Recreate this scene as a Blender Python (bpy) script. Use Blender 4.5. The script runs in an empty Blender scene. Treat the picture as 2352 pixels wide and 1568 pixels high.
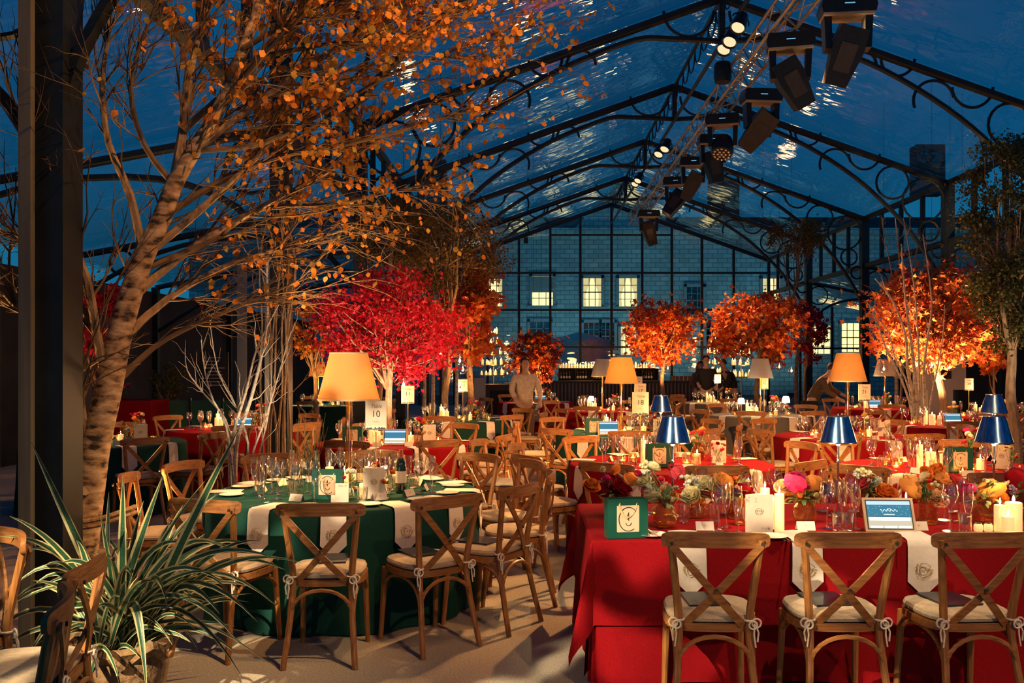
import bpy, math, random
from mathutils import Vector, Matrix, noise
R = random.Random(7)
S = bpy.context.scene; COL = S.collection
PI = math.pi; rad = math.radians
# ------------------------------------------------------------------ camera, world, big lights, exposure
FPX, HX, HY, CAMZ = 2100.0, 1210.0, 833.0, 1.64
cam = bpy.data.cameras.new('camera'); co = bpy.data.objects.new('camera', cam); COL.objects.link(co)
cam.sensor_width = 36; cam.lens = FPX * 36 / 2352
cam.shift_x = (1176 - HX) / 2352; cam.shift_y = (HY - 784) / 2352
cam.clip_end = 400
co.location = (0, 0, CAMZ); co.rotation_euler = (PI / 2, 0, 0); S.camera = co
S.view_settings.view_transform = 'Standard'; S.view_settings.look = 'None'
S.view_settings.exposure = 1.2; S.view_settings.gamma = 1; S.view_settings.use_curve_mapping = False
c = S.cycles
c.max_bounces = 5; c.diffuse_bounces = 2; c.glossy_bounces = 3; c.transmission_bounces = 3
c.transparent_max_bounces = 14; c.sample_clamp_indirect = 2.0; c.caustics_reflective = False; c.caustics_refractive = False
W = bpy.data.worlds.new('dusk'); S.world = W; W.use_nodes = True
nt = W.node_tree; nt.nodes.clear()
o_ = nt.nodes.new('ShaderNodeOutputWorld'); b_ = nt.nodes.new('ShaderNodeBackground')
tc = nt.nodes.new('ShaderNodeTexCoord'); sx = nt.nodes.new('ShaderNodeSeparateXYZ'); cr = nt.nodes.new('ShaderNodeValToRGB')
nt.links.new(tc.outputs['Generated'], sx.inputs[0]); nt.links.new(sx.outputs['Z'], cr.inputs[0])
cr.color_ramp.elements[0].position = 0.0; cr.color_ramp.elements[0].color = (0.004, 0.07, 0.125, 1)
cr.color_ramp.elements[1].position = 0.55; cr.color_ramp.elements[1].color = (0.0004, 0.013, 0.048, 1)
e = cr.color_ramp.elements.new(0.22); e.color = (0.0012, 0.040, 0.098, 1)
nt.links.new(cr.outputs[0], b_.inputs[0]); b_.inputs[1].default_value = 1.0
nt.links.new(b_.outputs[0], o_.inputs[0])
WARM = (1.0, 0.58, 0.24); AMBER = (1.0, 0.47, 0.15); COOLW = (1.0, 0.78, 0.52)
def aim(o, tgt):
    o.rotation_euler = (Vector(tgt) - Vector(o.location)).to_track_quat('-Z', 'Y').to_euler()
def spot(loc, tgt, energy, size=50, blend=.6, col=WARM, r=.08, gobo=0, parent=None, name='spot_beam'):
    l = bpy.data.lights.new(name, 'SPOT'); l.energy = energy; l.spot_size = rad(size); l.spot_blend = blend
    l.color = col; l.shadow_soft_size = r
    o = bpy.data.objects.new(name, l); COL.objects.link(o); o.location = loc; aim(o, tgt)
    if gobo:      # leaf gobo in the lantern: break-up pattern in beam directions
        l.use_nodes = True; n = l.node_tree; em = n.nodes['Emission']
        t = n.nodes.new('ShaderNodeTexCoord'); ns = n.nodes.new('ShaderNodeTexNoise'); rp = n.nodes.new('ShaderNodeValToRGB')
        ns.inputs['Scale'].default_value = gobo; ns.inputs['Detail'].default_value = 1.0
        n.links.new(t.outputs['Normal'], ns.inputs['Vector']); n.links.new(ns.outputs[0], rp.inputs[0])
        rp.color_ramp.elements[0].position = .49; rp.color_ramp.elements[0].color = (.06, .06, .06, 1)
        rp.color_ramp.elements[1].position = .56; rp.color_ramp.elements[1].color = (1, 1, 1, 1)
        n.links.new(rp.outputs[0], em.inputs['Color'])
    if parent:
        bpy.context.view_layer.update(); m = o.matrix_world.copy(); o.parent = parent; o.matrix_parent_inverse = parent.matrix_world.inverted()
    return o
def bulb(loc, energy, col=WARM, r=.04, parent=None):
    l = bpy.data.lights.new('point_light', 'POINT'); l.energy = energy; l.color = col; l.shadow_soft_size = r
    o = bpy.data.objects.new('point_light', l); COL.objects.link(o); o.location = loc
    if parent: o.parent = parent; o.location = loc
    return o
# show lighting: truss lanterns, then single spots without a fixture
SP = [((3.7, 12.8, 5.5), (1.3, 11.3, .8), 1100, 36), ((3.9, 10.6, 5.6), (1.9, 4.9, .8), 1900, 30), ((3.6, 14.6, 5.4), (4.2, 11.0, .8), 1100, 42), ((3.5, 16.9, 5.3), (-1.4, 10.4, .8), 1600, 30), ((3.5, 18.3, 5.3), (5.8, 13.6, .8), 1000, 42), ((3.4, 20.0, 5.3), (.6, 16.5, .8), 1100, 52), ((3.5, 22.6, 5.2), (4.8, 18.0, .8), 1100, 58), ((3.6, 11.4, 5.6), (1.6, 8.0, .8), 1300, 36), ((3.6, 11.8, 5.6), (3.6, 7.7, .8), 1100, 36), ((3.6, 13.0, 5.6), (-4.0, 12.0, .8), 1400, 26), ((3.6, 12.2, 5.6), (-1.2, 6.6, .8), 1100, 22)]
for i, (a, b_, en, sz) in enumerate(SP): spot(a, b_, en, sz, .7, WARM if i in (1, 10) else (1, .47, .16), .07)
spot((-3.6, -1.4, 4.7), (.05, 5.9, 0), 3400, 34, .5, (1, .74, .45), .04, gobo=22)
spot((3.2, -1.0, 5.2), (1.6, 4.6, .5), 340, 40, .7, (1, .56, .26), .08)
spot((-3.25, 6.5, .25), (-1.6, 6.1, 3.6), 420, 100, .8, (1, .5, .16), .08)
spot((.4, 4.0, 5.6), (-1.6, 6.0, 3.2), 300, 80, .8, AMBER, .08)
spot((1.2, 3.2, 5.4), (-2.1, 4.5, .6), 300, 36, .8, (1, .66, .34), .06)  # spot added to warm the plant and slatted boards
spot((2.6, 2.4, 6.1), (2.4, 10.2, .8), 2600, 38, .7, (1, .46, .15), .08)  # added spot, brightens the middle tables from the front
spot((3.3, 4.2, 6.2), (-1.3, 11.6, .8), 2000, 28, .7, (1, .48, .18), .08)  # added spot, brightens the tables near the crimson maple
spot((2.3, 3.4, 5.7), (1.75, 5.25, .95), 460, 36, .8, (1, .76, .46), .05)  # added spot, brightens the flowers on the long red table
# ------------------------------------------------------------------ pixels of the photograph to points
def P(px, py, d): return Vector(((px - HX) * d / FPX, d, CAMZ + (HY - py) * d / FPX))
def G(px, py, h=0.0):
    d = FPX * (CAMZ - h) / (py - HY); return P(px, py, d)
# ------------------------------------------------------------------ materials
def newmat(name):
    m = bpy.data.materials.new(name); m.use_nodes = True; n = m.node_tree
    return m, n, n.nodes, n.links
def mat(name, col, rough=.6, metal=0, var=0.0, scale=12, bump=0, emis=None, estr=0, stretch=None, bscale=None, coat=0):
    m, t, n, l = newmat(name); b = n['Principled BSDF']
    b.inputs['Base Color'].default_value = (*col, 1); b.inputs['Roughness'].default_value = rough; b.inputs['Metallic'].default_value = metal
    if coat: b.inputs['Coat Weight'].default_value = coat
    if emis: b.inputs['Emission Color'].default_value = (*emis, 1); b.inputs['Emission Strength'].default_value = estr
    if var or bump:
        tcn = n.new('ShaderNodeTexCoord'); mp = n.new('ShaderNodeMapping'); ns = n.new('ShaderNodeTexNoise')
        if stretch: mp.inputs['Scale'].default_value = stretch
        ns.inputs['Scale'].default_value = scale; ns.inputs['Detail'].default_value = 4
        l.new(tcn.outputs['Object'], mp.inputs[0]); l.new(mp.outputs[0], ns.inputs['Vector'])
        if var:
            rp = n.new('ShaderNodeValToRGB'); rp.color_ramp.elements[0].position = .3; rp.color_ramp.elements[1].position = .7
            rp.color_ramp.elements[0].color = (*[x * (1 - var) for x in col], 1); rp.color_ramp.elements[1].color = (*[min(1, x * (1 + var)) for x in col], 1)
            l.new(ns.outputs[0], rp.inputs[0]); l.new(rp.outputs[0], b.inputs['Base Color'])
        if bump:
            n2 = ns
            if bscale:
                n2 = n.new('ShaderNodeTexNoise'); n2.inputs['Scale'].default_value = bscale; l.new(mp.outputs[0], n2.inputs['Vector'])
            bp = n.new('ShaderNodeBump'); bp.inputs['Strength'].default_value = bump; bp.inputs['Distance'].default_value = .02
            l.new(n2.outputs[0], bp.inputs['Height']); l.new(bp.outputs[0], b.inputs['Normal'])
    return m
def leafmat(name, cols, trans=.35, rough=.55):
    m, t, n, l = newmat(name); b = n['Principled BSDF']; out = n['Material Output']
    g = n.new('ShaderNodeNewGeometry'); rp = n.new('ShaderNodeValToRGB'); rp.color_ramp.interpolation = 'LINEAR'
    el = rp.color_ramp.elements
    while len(el) < len(cols): el.new(.5)
    for i, cc in enumerate(cols): el[i].position = i / max(1, len(cols) - 1); el[i].color = (*cc, 1)
    l.new(g.outputs['Random Per Island'], rp.inputs[0]); l.new(rp.outputs[0], b.inputs['Base Color'])
    b.inputs['Roughness'].default_value = rough; b.inputs['Specular IOR Level'].default_value = .3
    tr = n.new('ShaderNodeBsdfTranslucent'); mx = n.new('ShaderNodeMixShader'); mx.inputs[0].default_value = trans
    l.new(rp.outputs[0], tr.inputs[0]); l.new(b.outputs[0], mx.inputs[1]); l.new(tr.outputs[0], mx.inputs[2]); l.new(mx.outputs[0], out.inputs[0])
    return m
def glassmat(name, tint=(1, 1, 1), base=.06, rough=.03, bump=0, bscale=1.5, blend=.5, gain=1.0, tcol=None, stretch=None, power=4.0):
    m, t, n, l = newmat(name); n.remove(n['Principled BSDF']); out = n['Material Output']
    tr = n.new('ShaderNodeBsdfTransparent'); gl = n.new('ShaderNodeBsdfGlossy'); mx = n.new('ShaderNodeMixShader')
    tr.inputs[0].default_value = (*(tcol or tint), 1); gl.inputs[0].default_value = (*tint, 1); gl.inputs['Roughness'].default_value = rough
    lw = n.new('ShaderNodeLayerWeight'); lw.inputs[0].default_value = .5
    pw = n.new('ShaderNodeMath'); pw.operation = 'POWER'; pw.inputs[1].default_value = power; l.new(lw.outputs['Facing'], pw.inputs[0])
    ma = n.new('ShaderNodeMath'); ma.operation = 'MULTIPLY_ADD'; ma.inputs[1].default_value = gain; ma.inputs[2].default_value = base; ma.use_clamp = True
    l.new(pw.outputs[0], ma.inputs[0]); l.new(ma.outputs[0], mx.inputs[0])
    l.new(tr.outputs[0], mx.inputs[1]); l.new(gl.outputs[0], mx.inputs[2]); l.new(mx.outputs[0], out.inputs[0])
    if bump:
        tcn = n.new('ShaderNodeTexCoord'); mp = n.new('ShaderNodeMapping'); ns = n.new('ShaderNodeTexNoise'); bp = n.new('ShaderNodeBump')
        if stretch: mp.inputs['Scale'].default_value = stretch
        ns.inputs['Scale'].default_value = bscale; ns.inputs['Detail'].default_value = 3
        bp.inputs['Strength'].default_value = bump; bp.inputs['Distance'].default_value = .1
        l.new(tcn.outputs['Object'], mp.inputs[0]); l.new(mp.outputs[0], ns.inputs['Vector']); l.new(ns.outputs[0], bp.inputs['Height'])
        l.new(bp.outputs[0], gl.inputs['Normal'])
    return m
def emat(name, col, strength, sample=False):
    m, t, n, l = newmat(name); n.remove(n['Principled BSDF']); e = n.new('ShaderNodeEmission')
    e.inputs[0].default_value = (*col, 1); e.inputs[1].default_value = strength; l.new(e.outputs[0], n['Material Output'].inputs[0])
    if not sample: m.cycles.emission_sampling = 'NONE'
    return m
def shademat(name, col, trans=.75):
    m, t, n, l = newmat(name); b = n['Principled BSDF']; out = n['Material Output']
    b.inputs['Base Color'].default_value = (*col, 1); b.inputs['Roughness'].default_value = .9
    tr = n.new('ShaderNodeBsdfTranslucent'); tr.inputs[0].default_value = (*col, 1)
    mx = n.new('ShaderNodeMixShader'); mx.inputs[0].default_value = trans
    l.new(b.outputs[0], mx.inputs[1]); l.new(tr.outputs[0], mx.inputs[2]); l.new(mx.outputs[0], out.inputs[0])
    return m
def mottled(name, cols, scale, rough=.7, bump=.3, detail=6, stretch=None, pos=None):
    m, t, n, l = newmat(name); b = n['Principled BSDF']; b.inputs['Roughness'].default_value = rough
    tcn = n.new('ShaderNodeTexCoord'); mp = n.new('ShaderNodeMapping'); ns = n.new('ShaderNodeTexNoise'); rp = n.new('ShaderNodeValToRGB')
    if stretch: mp.inputs['Scale'].default_value = stretch
    ns.inputs['Scale'].default_value = scale; ns.inputs['Detail'].default_value = detail
    el = rp.color_ramp.elements
    while len(el) < len(cols): el.new(.5)
    pos = pos or [.25 + .5 * i / (len(cols) - 1) for i in range(len(cols))]
    for i, cc in enumerate(cols): el[i].position = pos[i]; el[i].color = (*cc, 1)
    l.new(tcn.outputs['Object'], mp.inputs[0]); l.new(mp.outputs[0], ns.inputs['Vector']); l.new(ns.outputs[0], rp.inputs[0]); l.new(rp.outputs[0], b.inputs['Base Color'])
    bp = n.new('ShaderNodeBump'); bp.inputs['Strength'].default_value = bump; bp.inputs['Distance'].default_value = .02
    l.new(ns.outputs[0], bp.inputs['Height']); l.new(bp.outputs[0], b.inputs['Normal'])
    return m
M = {}
def matte(m): m.node_tree.nodes['Principled BSDF'].inputs['Specular IOR Level'].default_value = .08
M['carpet'] = mat('carpet', (.46, .39, .29), .95, var=.28, scale=90, bump=.5, bscale=400)
M['paving'] = mat('paving', (.06, .06, .06), .8, var=.3, scale=3)
M['iron'] = mat('iron', (.012, .016, .018), .45, .3, var=.3, scale=4)
M['alu'] = mat('alu', (.55, .45, .33), .38, .85, var=.2, scale=8)
M['membrane'] = glassmat('membrane', (1, 1, 1), .055, .02, bump=.6, bscale=.95, power=3.0, gain=.9, tcol=(.93, .97, 1), stretch=(.6, 1.4, 1))
M['pane'] = glassmat('pane', (1, 1, 1), .07, .015, bump=.25, bscale=.7, gain=.9, tcol=(.85, .97, .97), stretch=(.5, 1, 2.2))
M['glass'] = glassmat('glass', (1, .96, .9), .17, .08, gain=.9, power=2.0, tcol=(.99, .97, .93))
M['amberglass'] = glassmat('amberglass', (1, .8, .5), .10, .05, blend=.45, gain=.9, tcol=(.85, .62, .35), bump=.6, bscale=60)
M['chrome_sky_tint'] = mat('chrome_sky_tint', (.17, .36, .60), .2, 1.0, var=.45, scale=3, stretch=(16, 16, .15))  # blue tint stands in for sky reflected in the chrome
M['brass'] = mat('brass', (.75, .5, .2), .28, 1.0, var=.2, scale=20)
M['steel'] = mat('steel', (.55, .52, .48), .25, 1.0)
M['black'] = mat('black', (.008, .008, .009), .5)
M['blackmetal'] = mat('blackmetal', (.02, .02, .021), .38, .4, var=.2)
M['wood'] = mottled('wood', [(.16, .056, .014), (.31, .125, .032), (.41, .18, .05)], 5, .42, .12, 8, (14, 14, 1.1))
M['woodx'] = mottled('woodx', [(.15, .05, .013), (.29, .115, .03), (.39, .165, .047)], 5, .42, .12, 8, (1.2, 14, 14))
M['cushion'] = mat('cushion', (.50, .38, .25), .95, var=.12, scale=40, bump=.4, bscale=300)
M['cord'] = mat('cord', (.72, .62, .48), .9, var=.15, scale=60)
M['navy'] = mat('navy', (.006, .012, .022), .35, coat=.3)
M['red'] = mat('red', (.24, .0045, .008), .95, var=.18, scale=180, bump=.35, bscale=500)
M['green'] = mat('green', (.010, .052, .040), .85, var=.18, scale=180, bump=.3, bscale=500)
M['darkgreen'] = mat('darkgreen', (.012, .045, .035), .85, var=.15, scale=150, bump=.3, bscale=500)
M['greycloth'] = mat('greycloth', (.13, .12, .11), .85, var=.15, scale=150)
for k_ in ('red', 'green', 'darkgreen', 'greycloth'): matte(M[k_])
M['linen'] = mat('linen', (.72, .64, .54), .9, var=.06, scale=50, bump=.2, bscale=350)
M['crest'] = mat('crest', (.20, .13, .07), .8)
M['gold_thread'] = mat('gold_thread', (.42, .27, .09), .6, .3)
M['paper'] = mat('paper', (.62, .54, .43), .8, var=.04, scale=30)
M['ink'] = mat('ink', (.03, .03, .03), .8)
M['hill'] = mat('hill', (.06, .08, .08), .8, var=.6, scale=60)
M['bagpaper'] = mat('bagpaper', (.008, .075, .05), .32, var=.12, scale=9, coat=.2)
M['ribbon'] = mat('ribbon', (.72, .42, .18), .5, var=.1, scale=20)
M['cardpanel'] = mat('cardpanel', (.70, .50, .34), .6)
M['wax'] = mat('wax', (.85, .66, .38), .5, emis=(1.0, .56, .18), estr=.32); M['wax'].cycles.emission_sampling = 'NONE'  # wax emission stands in for flame light shining through
M['flame'] = emat('flame', (1, .66, .28), 18)
M['bulb'] = emat('bulb', (1, .66, .3), 12)
M['shade'] = shademat('shade', (.72, .46, .19), .55)
M['shade_plain'] = shademat('shade_plain', (.55, .50, .46), .4)
M['porcelain'] = mat('porcelain', (.75, .70, .62), .25)
M['stone'] = None
M['screen_white'] = emat('screen_white', (.75, .85, 1), .95); M['screen_teal'] = emat('screen_teal', (.03, .12, .17), .9)
M['screen_sand'] = emat('screen_sand', (.55, .48, .33), .6); M['screen_blue'] = emat('screen_blue', (.35, .5, .95), .8)
M['tan'] = mat('tan', (.5, .36, .22), .6, var=.1)
M['bark'] = mottled('bark', [(.10, .06, .035), (.30, .19, .10), (.42, .29, .17)], 7, .85, .8, 8, (3, 3, 1.2))
M['birch'] = mottled('birch', [(.03, .02, .012), (.36, .21, .10), (.62, .42, .24)], 4.5, .75, .6, 9, (2.2, 2.2, 5), [.36, .47, .66])
M['twig'] = mat('twig', (.12, .07, .035), .8, var=.35, scale=5)
M['palebark'] = mottled('palebark', [(.22, .15, .09), (.55, .45, .34), (.66, .58, .46)], 6, .75, .5, 8, (2, 2, 4))
M['leaf_birch'] = leafmat('leaf_birch', [(.56, .18, .022), (.66, .25, .035), (.48, .14, .02), (.36, .24, .04), (.62, .21, .028)])
M['leaf_crimson'] = leafmat('leaf_crimson', [(.42, .003, .016), (.55, .006, .028), (.28, .002, .01), (.62, .03, .05), (.36, .003, .014)])
M['leaf_orange'] = leafmat('leaf_orange', [(.60, .06, .02), (.72, .20, .03), (.50, .03, .015), (.78, .34, .07), (.66, .11, .025)])
M['leaf_darkred'] = leafmat('leaf_darkred', [(.28, .015, .01), (.40, .06, .015), (.5, .16, .03), (.22, .01, .01)])
M['leaf_brown'] = leafmat('leaf_brown', [(.16, .09, .02), (.26, .15, .03), (.10, .07, .015), (.34, .17, .03)])
M['leaf_ivy'] = leafmat('leaf_ivy', [(.05, .06, .015), (.10, .10, .025), (.16, .12, .03), (.04, .05, .012)])
M['leaf_green'] = leafmat('leaf_green', [(.05, .13, .04), (.09, .20, .06), (.16, .24, .09)])
M['sage'] = leafmat('sage', [(.22, .32, .16), (.30, .38, .2), (.15, .25, .1)])
M['blade'] = mat('blade', (.02, .075, .035), .42, var=.3, scale=14, stretch=(1, 1, 8))
M['blade_edge'] = mat('blade_edge', (.55, .48, .22), .5, var=.15, scale=20)
M['burlap'] = mottled('burlap', [(.16, .09, .04), (.30, .18, .08)], 30, .95, .8)
M['rope'] = mottled('rope', [(.26, .13, .05), (.5, .28, .12)], 30, .9, .8)
M['skin'] = mat('skin', (.55, .32, .21), .55, var=.08, scale=14)
M['hair'] = mat('hair', (.06, .03, .015), .6, var=.3, scale=30)
M['suit'] = mat('suit', (.012, .012, .014), .8, var=.2)
M['beige'] = mat('beige', (.72, .56, .38), .85, var=.15, scale=20)
M['olive'] = mat('olive', (.10, .065, .03), .85, var=.2)
M['bottle'] = mat('bottle', (.008, .018, .010), .12, coat=.4)
M['foil'] = mat('foil', (.55, .12, .05), .35, .5)
M['amberbottle'] = mat('amberbottle', (.40, .14, .03), .15)
M['boards'] = mat('boards', (.11, .10, .075), .6, var=.3, scale=3, stretch=(8, 8, .4))
M['darkwall'] = mat('darkwall', (.022, .02, .018), .85, var=.4, scale=2)
M['curtain'] = mat('curtain', (.012, .012, .013), .9, var=.3, scale=2, stretch=(9, 9, .3))
M['bar'] = mat('bar', (.035, .027, .022), .55, var=.3, scale=5)
M['barslat'] = mat('barslat', (.16, .13, .11), .6, var=.3, scale=6)
M['frame_white'] = mat('frame_white', (.42, .40, .36), .6)
M['glow'] = emat('glow', (1.0, .66, .26), 1.1, True)
M['dimglow'] = emat('dimglow', (.20, .42, .48), .12)
M['darkpane'] = glassmat('darkpane', (1, 1, 1), .08, .05, tcol=(.02, .04, .05))
M['drape'] = mat('drape', (.7, .55, .33), .9, emis=(1, .62, .25), estr=.45); M['drape'].cycles.emission_sampling = 'NONE'  # drape emission stands in for room light through the cloth
M['parasol'] = mat('parasol', (.50, .46, .44), .85, var=.1)
M['logo'] = mat('logo', (.85, .85, .85), .8)
def stone():
    m, t, n, l = newmat('stone'); b = n['Principled BSDF']; b.inputs['Roughness'].default_value = .9
    tcn = n.new('ShaderNodeTexCoord'); sp = n.new('ShaderNodeSeparateXYZ'); cb = n.new('ShaderNodeCombineXYZ'); br = n.new('ShaderNodeTexBrick')
    l.new(tcn.outputs['Object'], sp.inputs[0]); l.new(sp.outputs['X'], cb.inputs[0]); l.new(sp.outputs['Z'], cb.inputs[1]); l.new(cb.outputs[0], br.inputs['Vector'])
    br.inputs['Scale'].default_value = 1; br.inputs['Brick Width'].default_value = .48; br.inputs['Row Height'].default_value = .23; br.inputs['Mortar Size'].default_value = .02
    br.inputs['Color1'].default_value = (.62, .68, .62, 1); br.inputs['Color2'].default_value = (.42, .48, .45, 1); br.inputs['Mortar'].default_value = (.24, .28, .27, 1)
    l.new(br.outputs[0], b.inputs['Base Color']); return m
M['stone'] = stone()
M['slate'] = mat('slate', (.05, .06, .07), .7, var=.3, scale=6)
FLOW = {k: leafmat('petal_' + k.replace(' ', '_'), [tuple(x * .5 for x in v[0]), v[0], v[-1], tuple(min(1, x * 1.12) for x in v[-1])], .3, .6) for k, v in {
    'crimson': [(.42, .006, .03), (.55, .012, .05), (.33, .004, .02)], 'dark red': [(.22, .003, .015), (.32, .006, .02)],
    'orange': [(.85, .27, .04), (.9, .36, .07), (.8, .2, .03)], 'apricot': [(.88, .45, .12), (.9, .55, .2), (.85, .38, .1)],
    'cream': [(.85, .75, .45), (.88, .8, .55), (.8, .72, .4)], 'white': [(.85, .82, .7), (.88, .86, .78)], 'pink': [(.75, .10, .14), (.85, .25, .25), (.65, .06, .1)],
    'magenta': [(.65, .01, .16), (.75, .04, .25)], 'peach': [(.88, .45, .25), (.9, .55, .35)], 'lilac': [(.45, .32, .7), (.55, .45, .75)]}.items()}
# ------------------------------------------------------------------ mesh helpers
class MB:
    def __init__(s): s.v = []; s.f = []; s.mi = []
    def add(s, vs, fs, k=0):
        o = len(s.v); s.v += [tuple(v) for v in vs]; s.f += [tuple(i + o for i in f) for f in fs]; s.mi += [k] * len(fs); return s
    def box(s, x, y, z, a, b, c_, rz=0, k=0, T=None):
        vs = [Vector((i * a / 2, j * b / 2, l * c_ / 2)) for l in (-1, 1) for j in (-1, 1) for i in (-1, 1)]
        if rz: m = Matrix.Rotation(rz, 3, 'Z'); vs = [m @ v for v in vs]
        if T: vs = [T @ v for v in vs]
        else: vs = [v + Vector((x, y, z)) for v in vs]
        return s.add(vs, [(0, 2, 3, 1), (4, 5, 7, 6), (0, 1, 5, 4), (2, 6, 7, 3), (0, 4, 6, 2), (1, 3, 7, 5)], k)
    def tube(s, pts, r, n=6, k=0, cap=True):
        pts = [Vector(p) for p in pts]; N = len(pts); rs = r if isinstance(r, (list, tuple)) else [r] * N
        vs = []; prev = None
        for i, p in enumerate(pts):
            t = (pts[min(i + 1, N - 1)] - pts[max(i - 1, 0)])
            t = t.normalized() if t.length > 1e-9 else Vector((0, 0, 1))
            if prev is None: prev = (Vector((0, 0, 1)) if abs(t.z) < .9 else Vector((1, 0, 0)))
            u = prev - t * prev.dot(t)
            if u.length < 1e-6: u = t.orthogonal()
            u.normalize(); w = t.cross(u); prev = u
            for j in range(n):
                a = 2 * PI * j / n; vs.append(p + (u * math.cos(a) + w * math.sin(a)) * rs[i])
        fs = [(i * n + j, i * n + (j + 1) % n, (i + 1) * n + (j + 1) % n, (i + 1) * n + j) for i in range(N - 1) for j in range(n)]
        if cap: fs += [tuple(range(n - 1, -1, -1)), tuple((N - 1) * n + j for j in range(n))]
        return s.add(vs, fs, k)
    def lathe(s, prof, n=16, c_=(0, 0, 0), k=0):
        vs = [(c_[0] + r * math.cos(2 * PI * j / n), c_[1] + r * math.sin(2 * PI * j / n), c_[2] + z) for r, z in prof for j in range(n)]
        fs = [(i * n + j, i * n + (j + 1) % n, (i + 1) * n + (j + 1) % n, (i + 1) * n + j) for i in range(len(prof) - 1) for j in range(n)]
        return s.add(vs, fs, k)
    def band(s, pts, side, w, t, k=0):      # flat bar: pts, side vectors (one or list), width, thickness
        pts = [Vector(p) for p in pts]; N = len(pts); vs = []
        for i, p in enumerate(pts):
            sd = Vector(side[i] if isinstance(side, list) else side).normalized()
            tg = (pts[min(i + 1, N - 1)] - pts[max(i - 1, 0)]).normalized(); nn = tg.cross(sd).normalized()
            ww = w[i] if isinstance(w, (list, tuple)) else w
            vs += [p + sd * ww / 2 + nn * t / 2, p - sd * ww / 2 + nn * t / 2, p - sd * ww / 2 - nn * t / 2, p + sd * ww / 2 - nn * t / 2]
        fs = [(i * 4 + j, i * 4 + (j + 1) % 4, i * 4 + 4 + (j + 1) % 4, i * 4 + 4 + j) for i in range(N - 1) for j in range(4)]
        fs += [(3, 2, 1, 0), tuple((N - 1) * 4 + j for j in range(4))]
        return s.add(vs, fs, k)
    def prism(s, out, y0, y1, k=0, T=None):  # outline in (x, z), extruded along y
        n = len(out); vs = [Vector((x, y, z)) for y in (y0, y1) for x, z in out]
        if T: vs = [T @ v for v in vs]
        fs = [tuple(range(n)), tuple(range(2 * n - 1, n - 1, -1))] + [(i, n + i, n + (i + 1) % n, (i + 1) % n) for i in range(n)]
        return s.add(vs, fs, k)
    def ring(s, c_, r, tr, n=20, a0=0, a1=2 * PI, m=5, ax='y', k=0):
        full = abs(a1 - a0 - 2 * PI) < 1e-6; pts = []
        for i in range(n + 1):
            a = a0 + (a1 - a0) * i / n; x, z = r * math.cos(a), r * math.sin(a)
            pts.append((c_[0] + x, c_[1], c_[2] + z) if ax == 'y' else (c_[0], c_[1] + x, c_[2] + z) if ax == 'x' else (c_[0] + x, c_[1] + z, c_[2]))
        return s.tube(pts, tr, m, k, not full)
    def mesh(s, mats, smooth=40):
        me = bpy.data.meshes.new('m'); me.from_pydata(s.v, [], s.f)
        for m in (mats if isinstance(mats, (list, tuple)) else [mats]): me.materials.append(M[m] if isinstance(m, str) else m)
        if any(s.mi): me.polygons.foreach_set('material_index', s.mi)
        me.polygons.foreach_set('use_smooth', [True] * len(s.f)); me.update()
        if smooth: me.set_sharp_from_angle(angle=rad(smooth))
        return me
    def build(s, name, mats, parent=None, loc=None, smooth=40): return put_mesh(name, s.mesh(mats, smooth), parent, loc)
def put_mesh(name, me, parent=None, loc=None, rz=0, sc=1):
    o = bpy.data.objects.new(name, me); COL.objects.link(o)
    if parent: o.parent = parent
    if loc is not None: o.location = loc
    if rz: o.rotation_euler = (0, 0, rz)
    if sc != 1: o.scale = (sc, sc, sc)
    if me.name == 'm' or me.name.startswith('m.'): me.name = name
    return o
def tag(o, label, cat, group=None):
    o['label'] = label; o['category'] = cat
    if group: o['group'] = group
    return o
def thing(name, label, cat, loc=(0, 0, 0), rz=0, group=None, sc=1):
    o = bpy.data.objects.new(name, None); COL.objects.link(o); o.location = loc; o.rotation_euler = (0, 0, rz)
    o.empty_display_size = .1
    if sc != 1: o.scale = (sc, sc, sc)
    return tag(o, label, cat, group)
def struct(o): o['kind'] = 'structure'; return o
def stuff(o): o['kind'] = 'stuff'; return o
# a kit: list of (part name, mesh, [(sub-part name, mesh)...]); placed as one thing with its own part objects
def put(kit, name, label, cat, loc, rz=0, group=None, sc=1, tilt=None):
    if not isinstance(kit, list):
        o = put_mesh(name, kit, None, loc, rz, sc); tag(o, label, cat, group)
    else:
        o = thing(name, label, cat, loc, rz, group, sc)
        for pn, me, subs in kit:
            p = put_mesh(pn, me, o)
            for sn, sm in subs: put_mesh(sn, sm, p)
    if tilt: o.rotation_euler = (tilt[0], tilt[1], rz)
    return o
def remat(me, m):
    n = me.copy(); n.materials.clear(); n.materials.append(M[m] if isinstance(m, str) else m); return n
_tm = {}
def text_mesh(s, size, m, shear=0.0):
    key = (s, size, str(m), shear)
    if key in _tm: return _tm[key]
    cu = bpy.data.curves.new('t', 'FONT'); cu.body = s; cu.size = size; cu.align_x = 'CENTER'; cu.align_y = 'CENTER'; cu.extrude = .0004; cu.shear = shear; cu.resolution_u = 3
    o = bpy.data.objects.new('t', cu); COL.objects.link(o); dg = bpy.context.evaluated_depsgraph_get(); dg.update()
    me = bpy.data.meshes.new_from_object(o.evaluated_get(dg)); me.transform(Matrix.Rotation(PI / 2, 4, 'X'))
    me.materials.clear(); me.materials.append(M[m]); bpy.data.objects.remove(o); bpy.data.curves.remove(cu)
    me.name = 'lettering'; _tm[key] = me; return me
def sup(a, b, n, p=2.6):       # superellipse outline
    out = []
    for i in range(n):
        t = 2 * PI * i / n; ct, st = math.cos(t), math.sin(t)
        out.append((a * math.copysign(abs(ct) ** (2 / p), ct), b * math.copysign(abs(st) ** (2 / p), st)))
    return out
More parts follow.
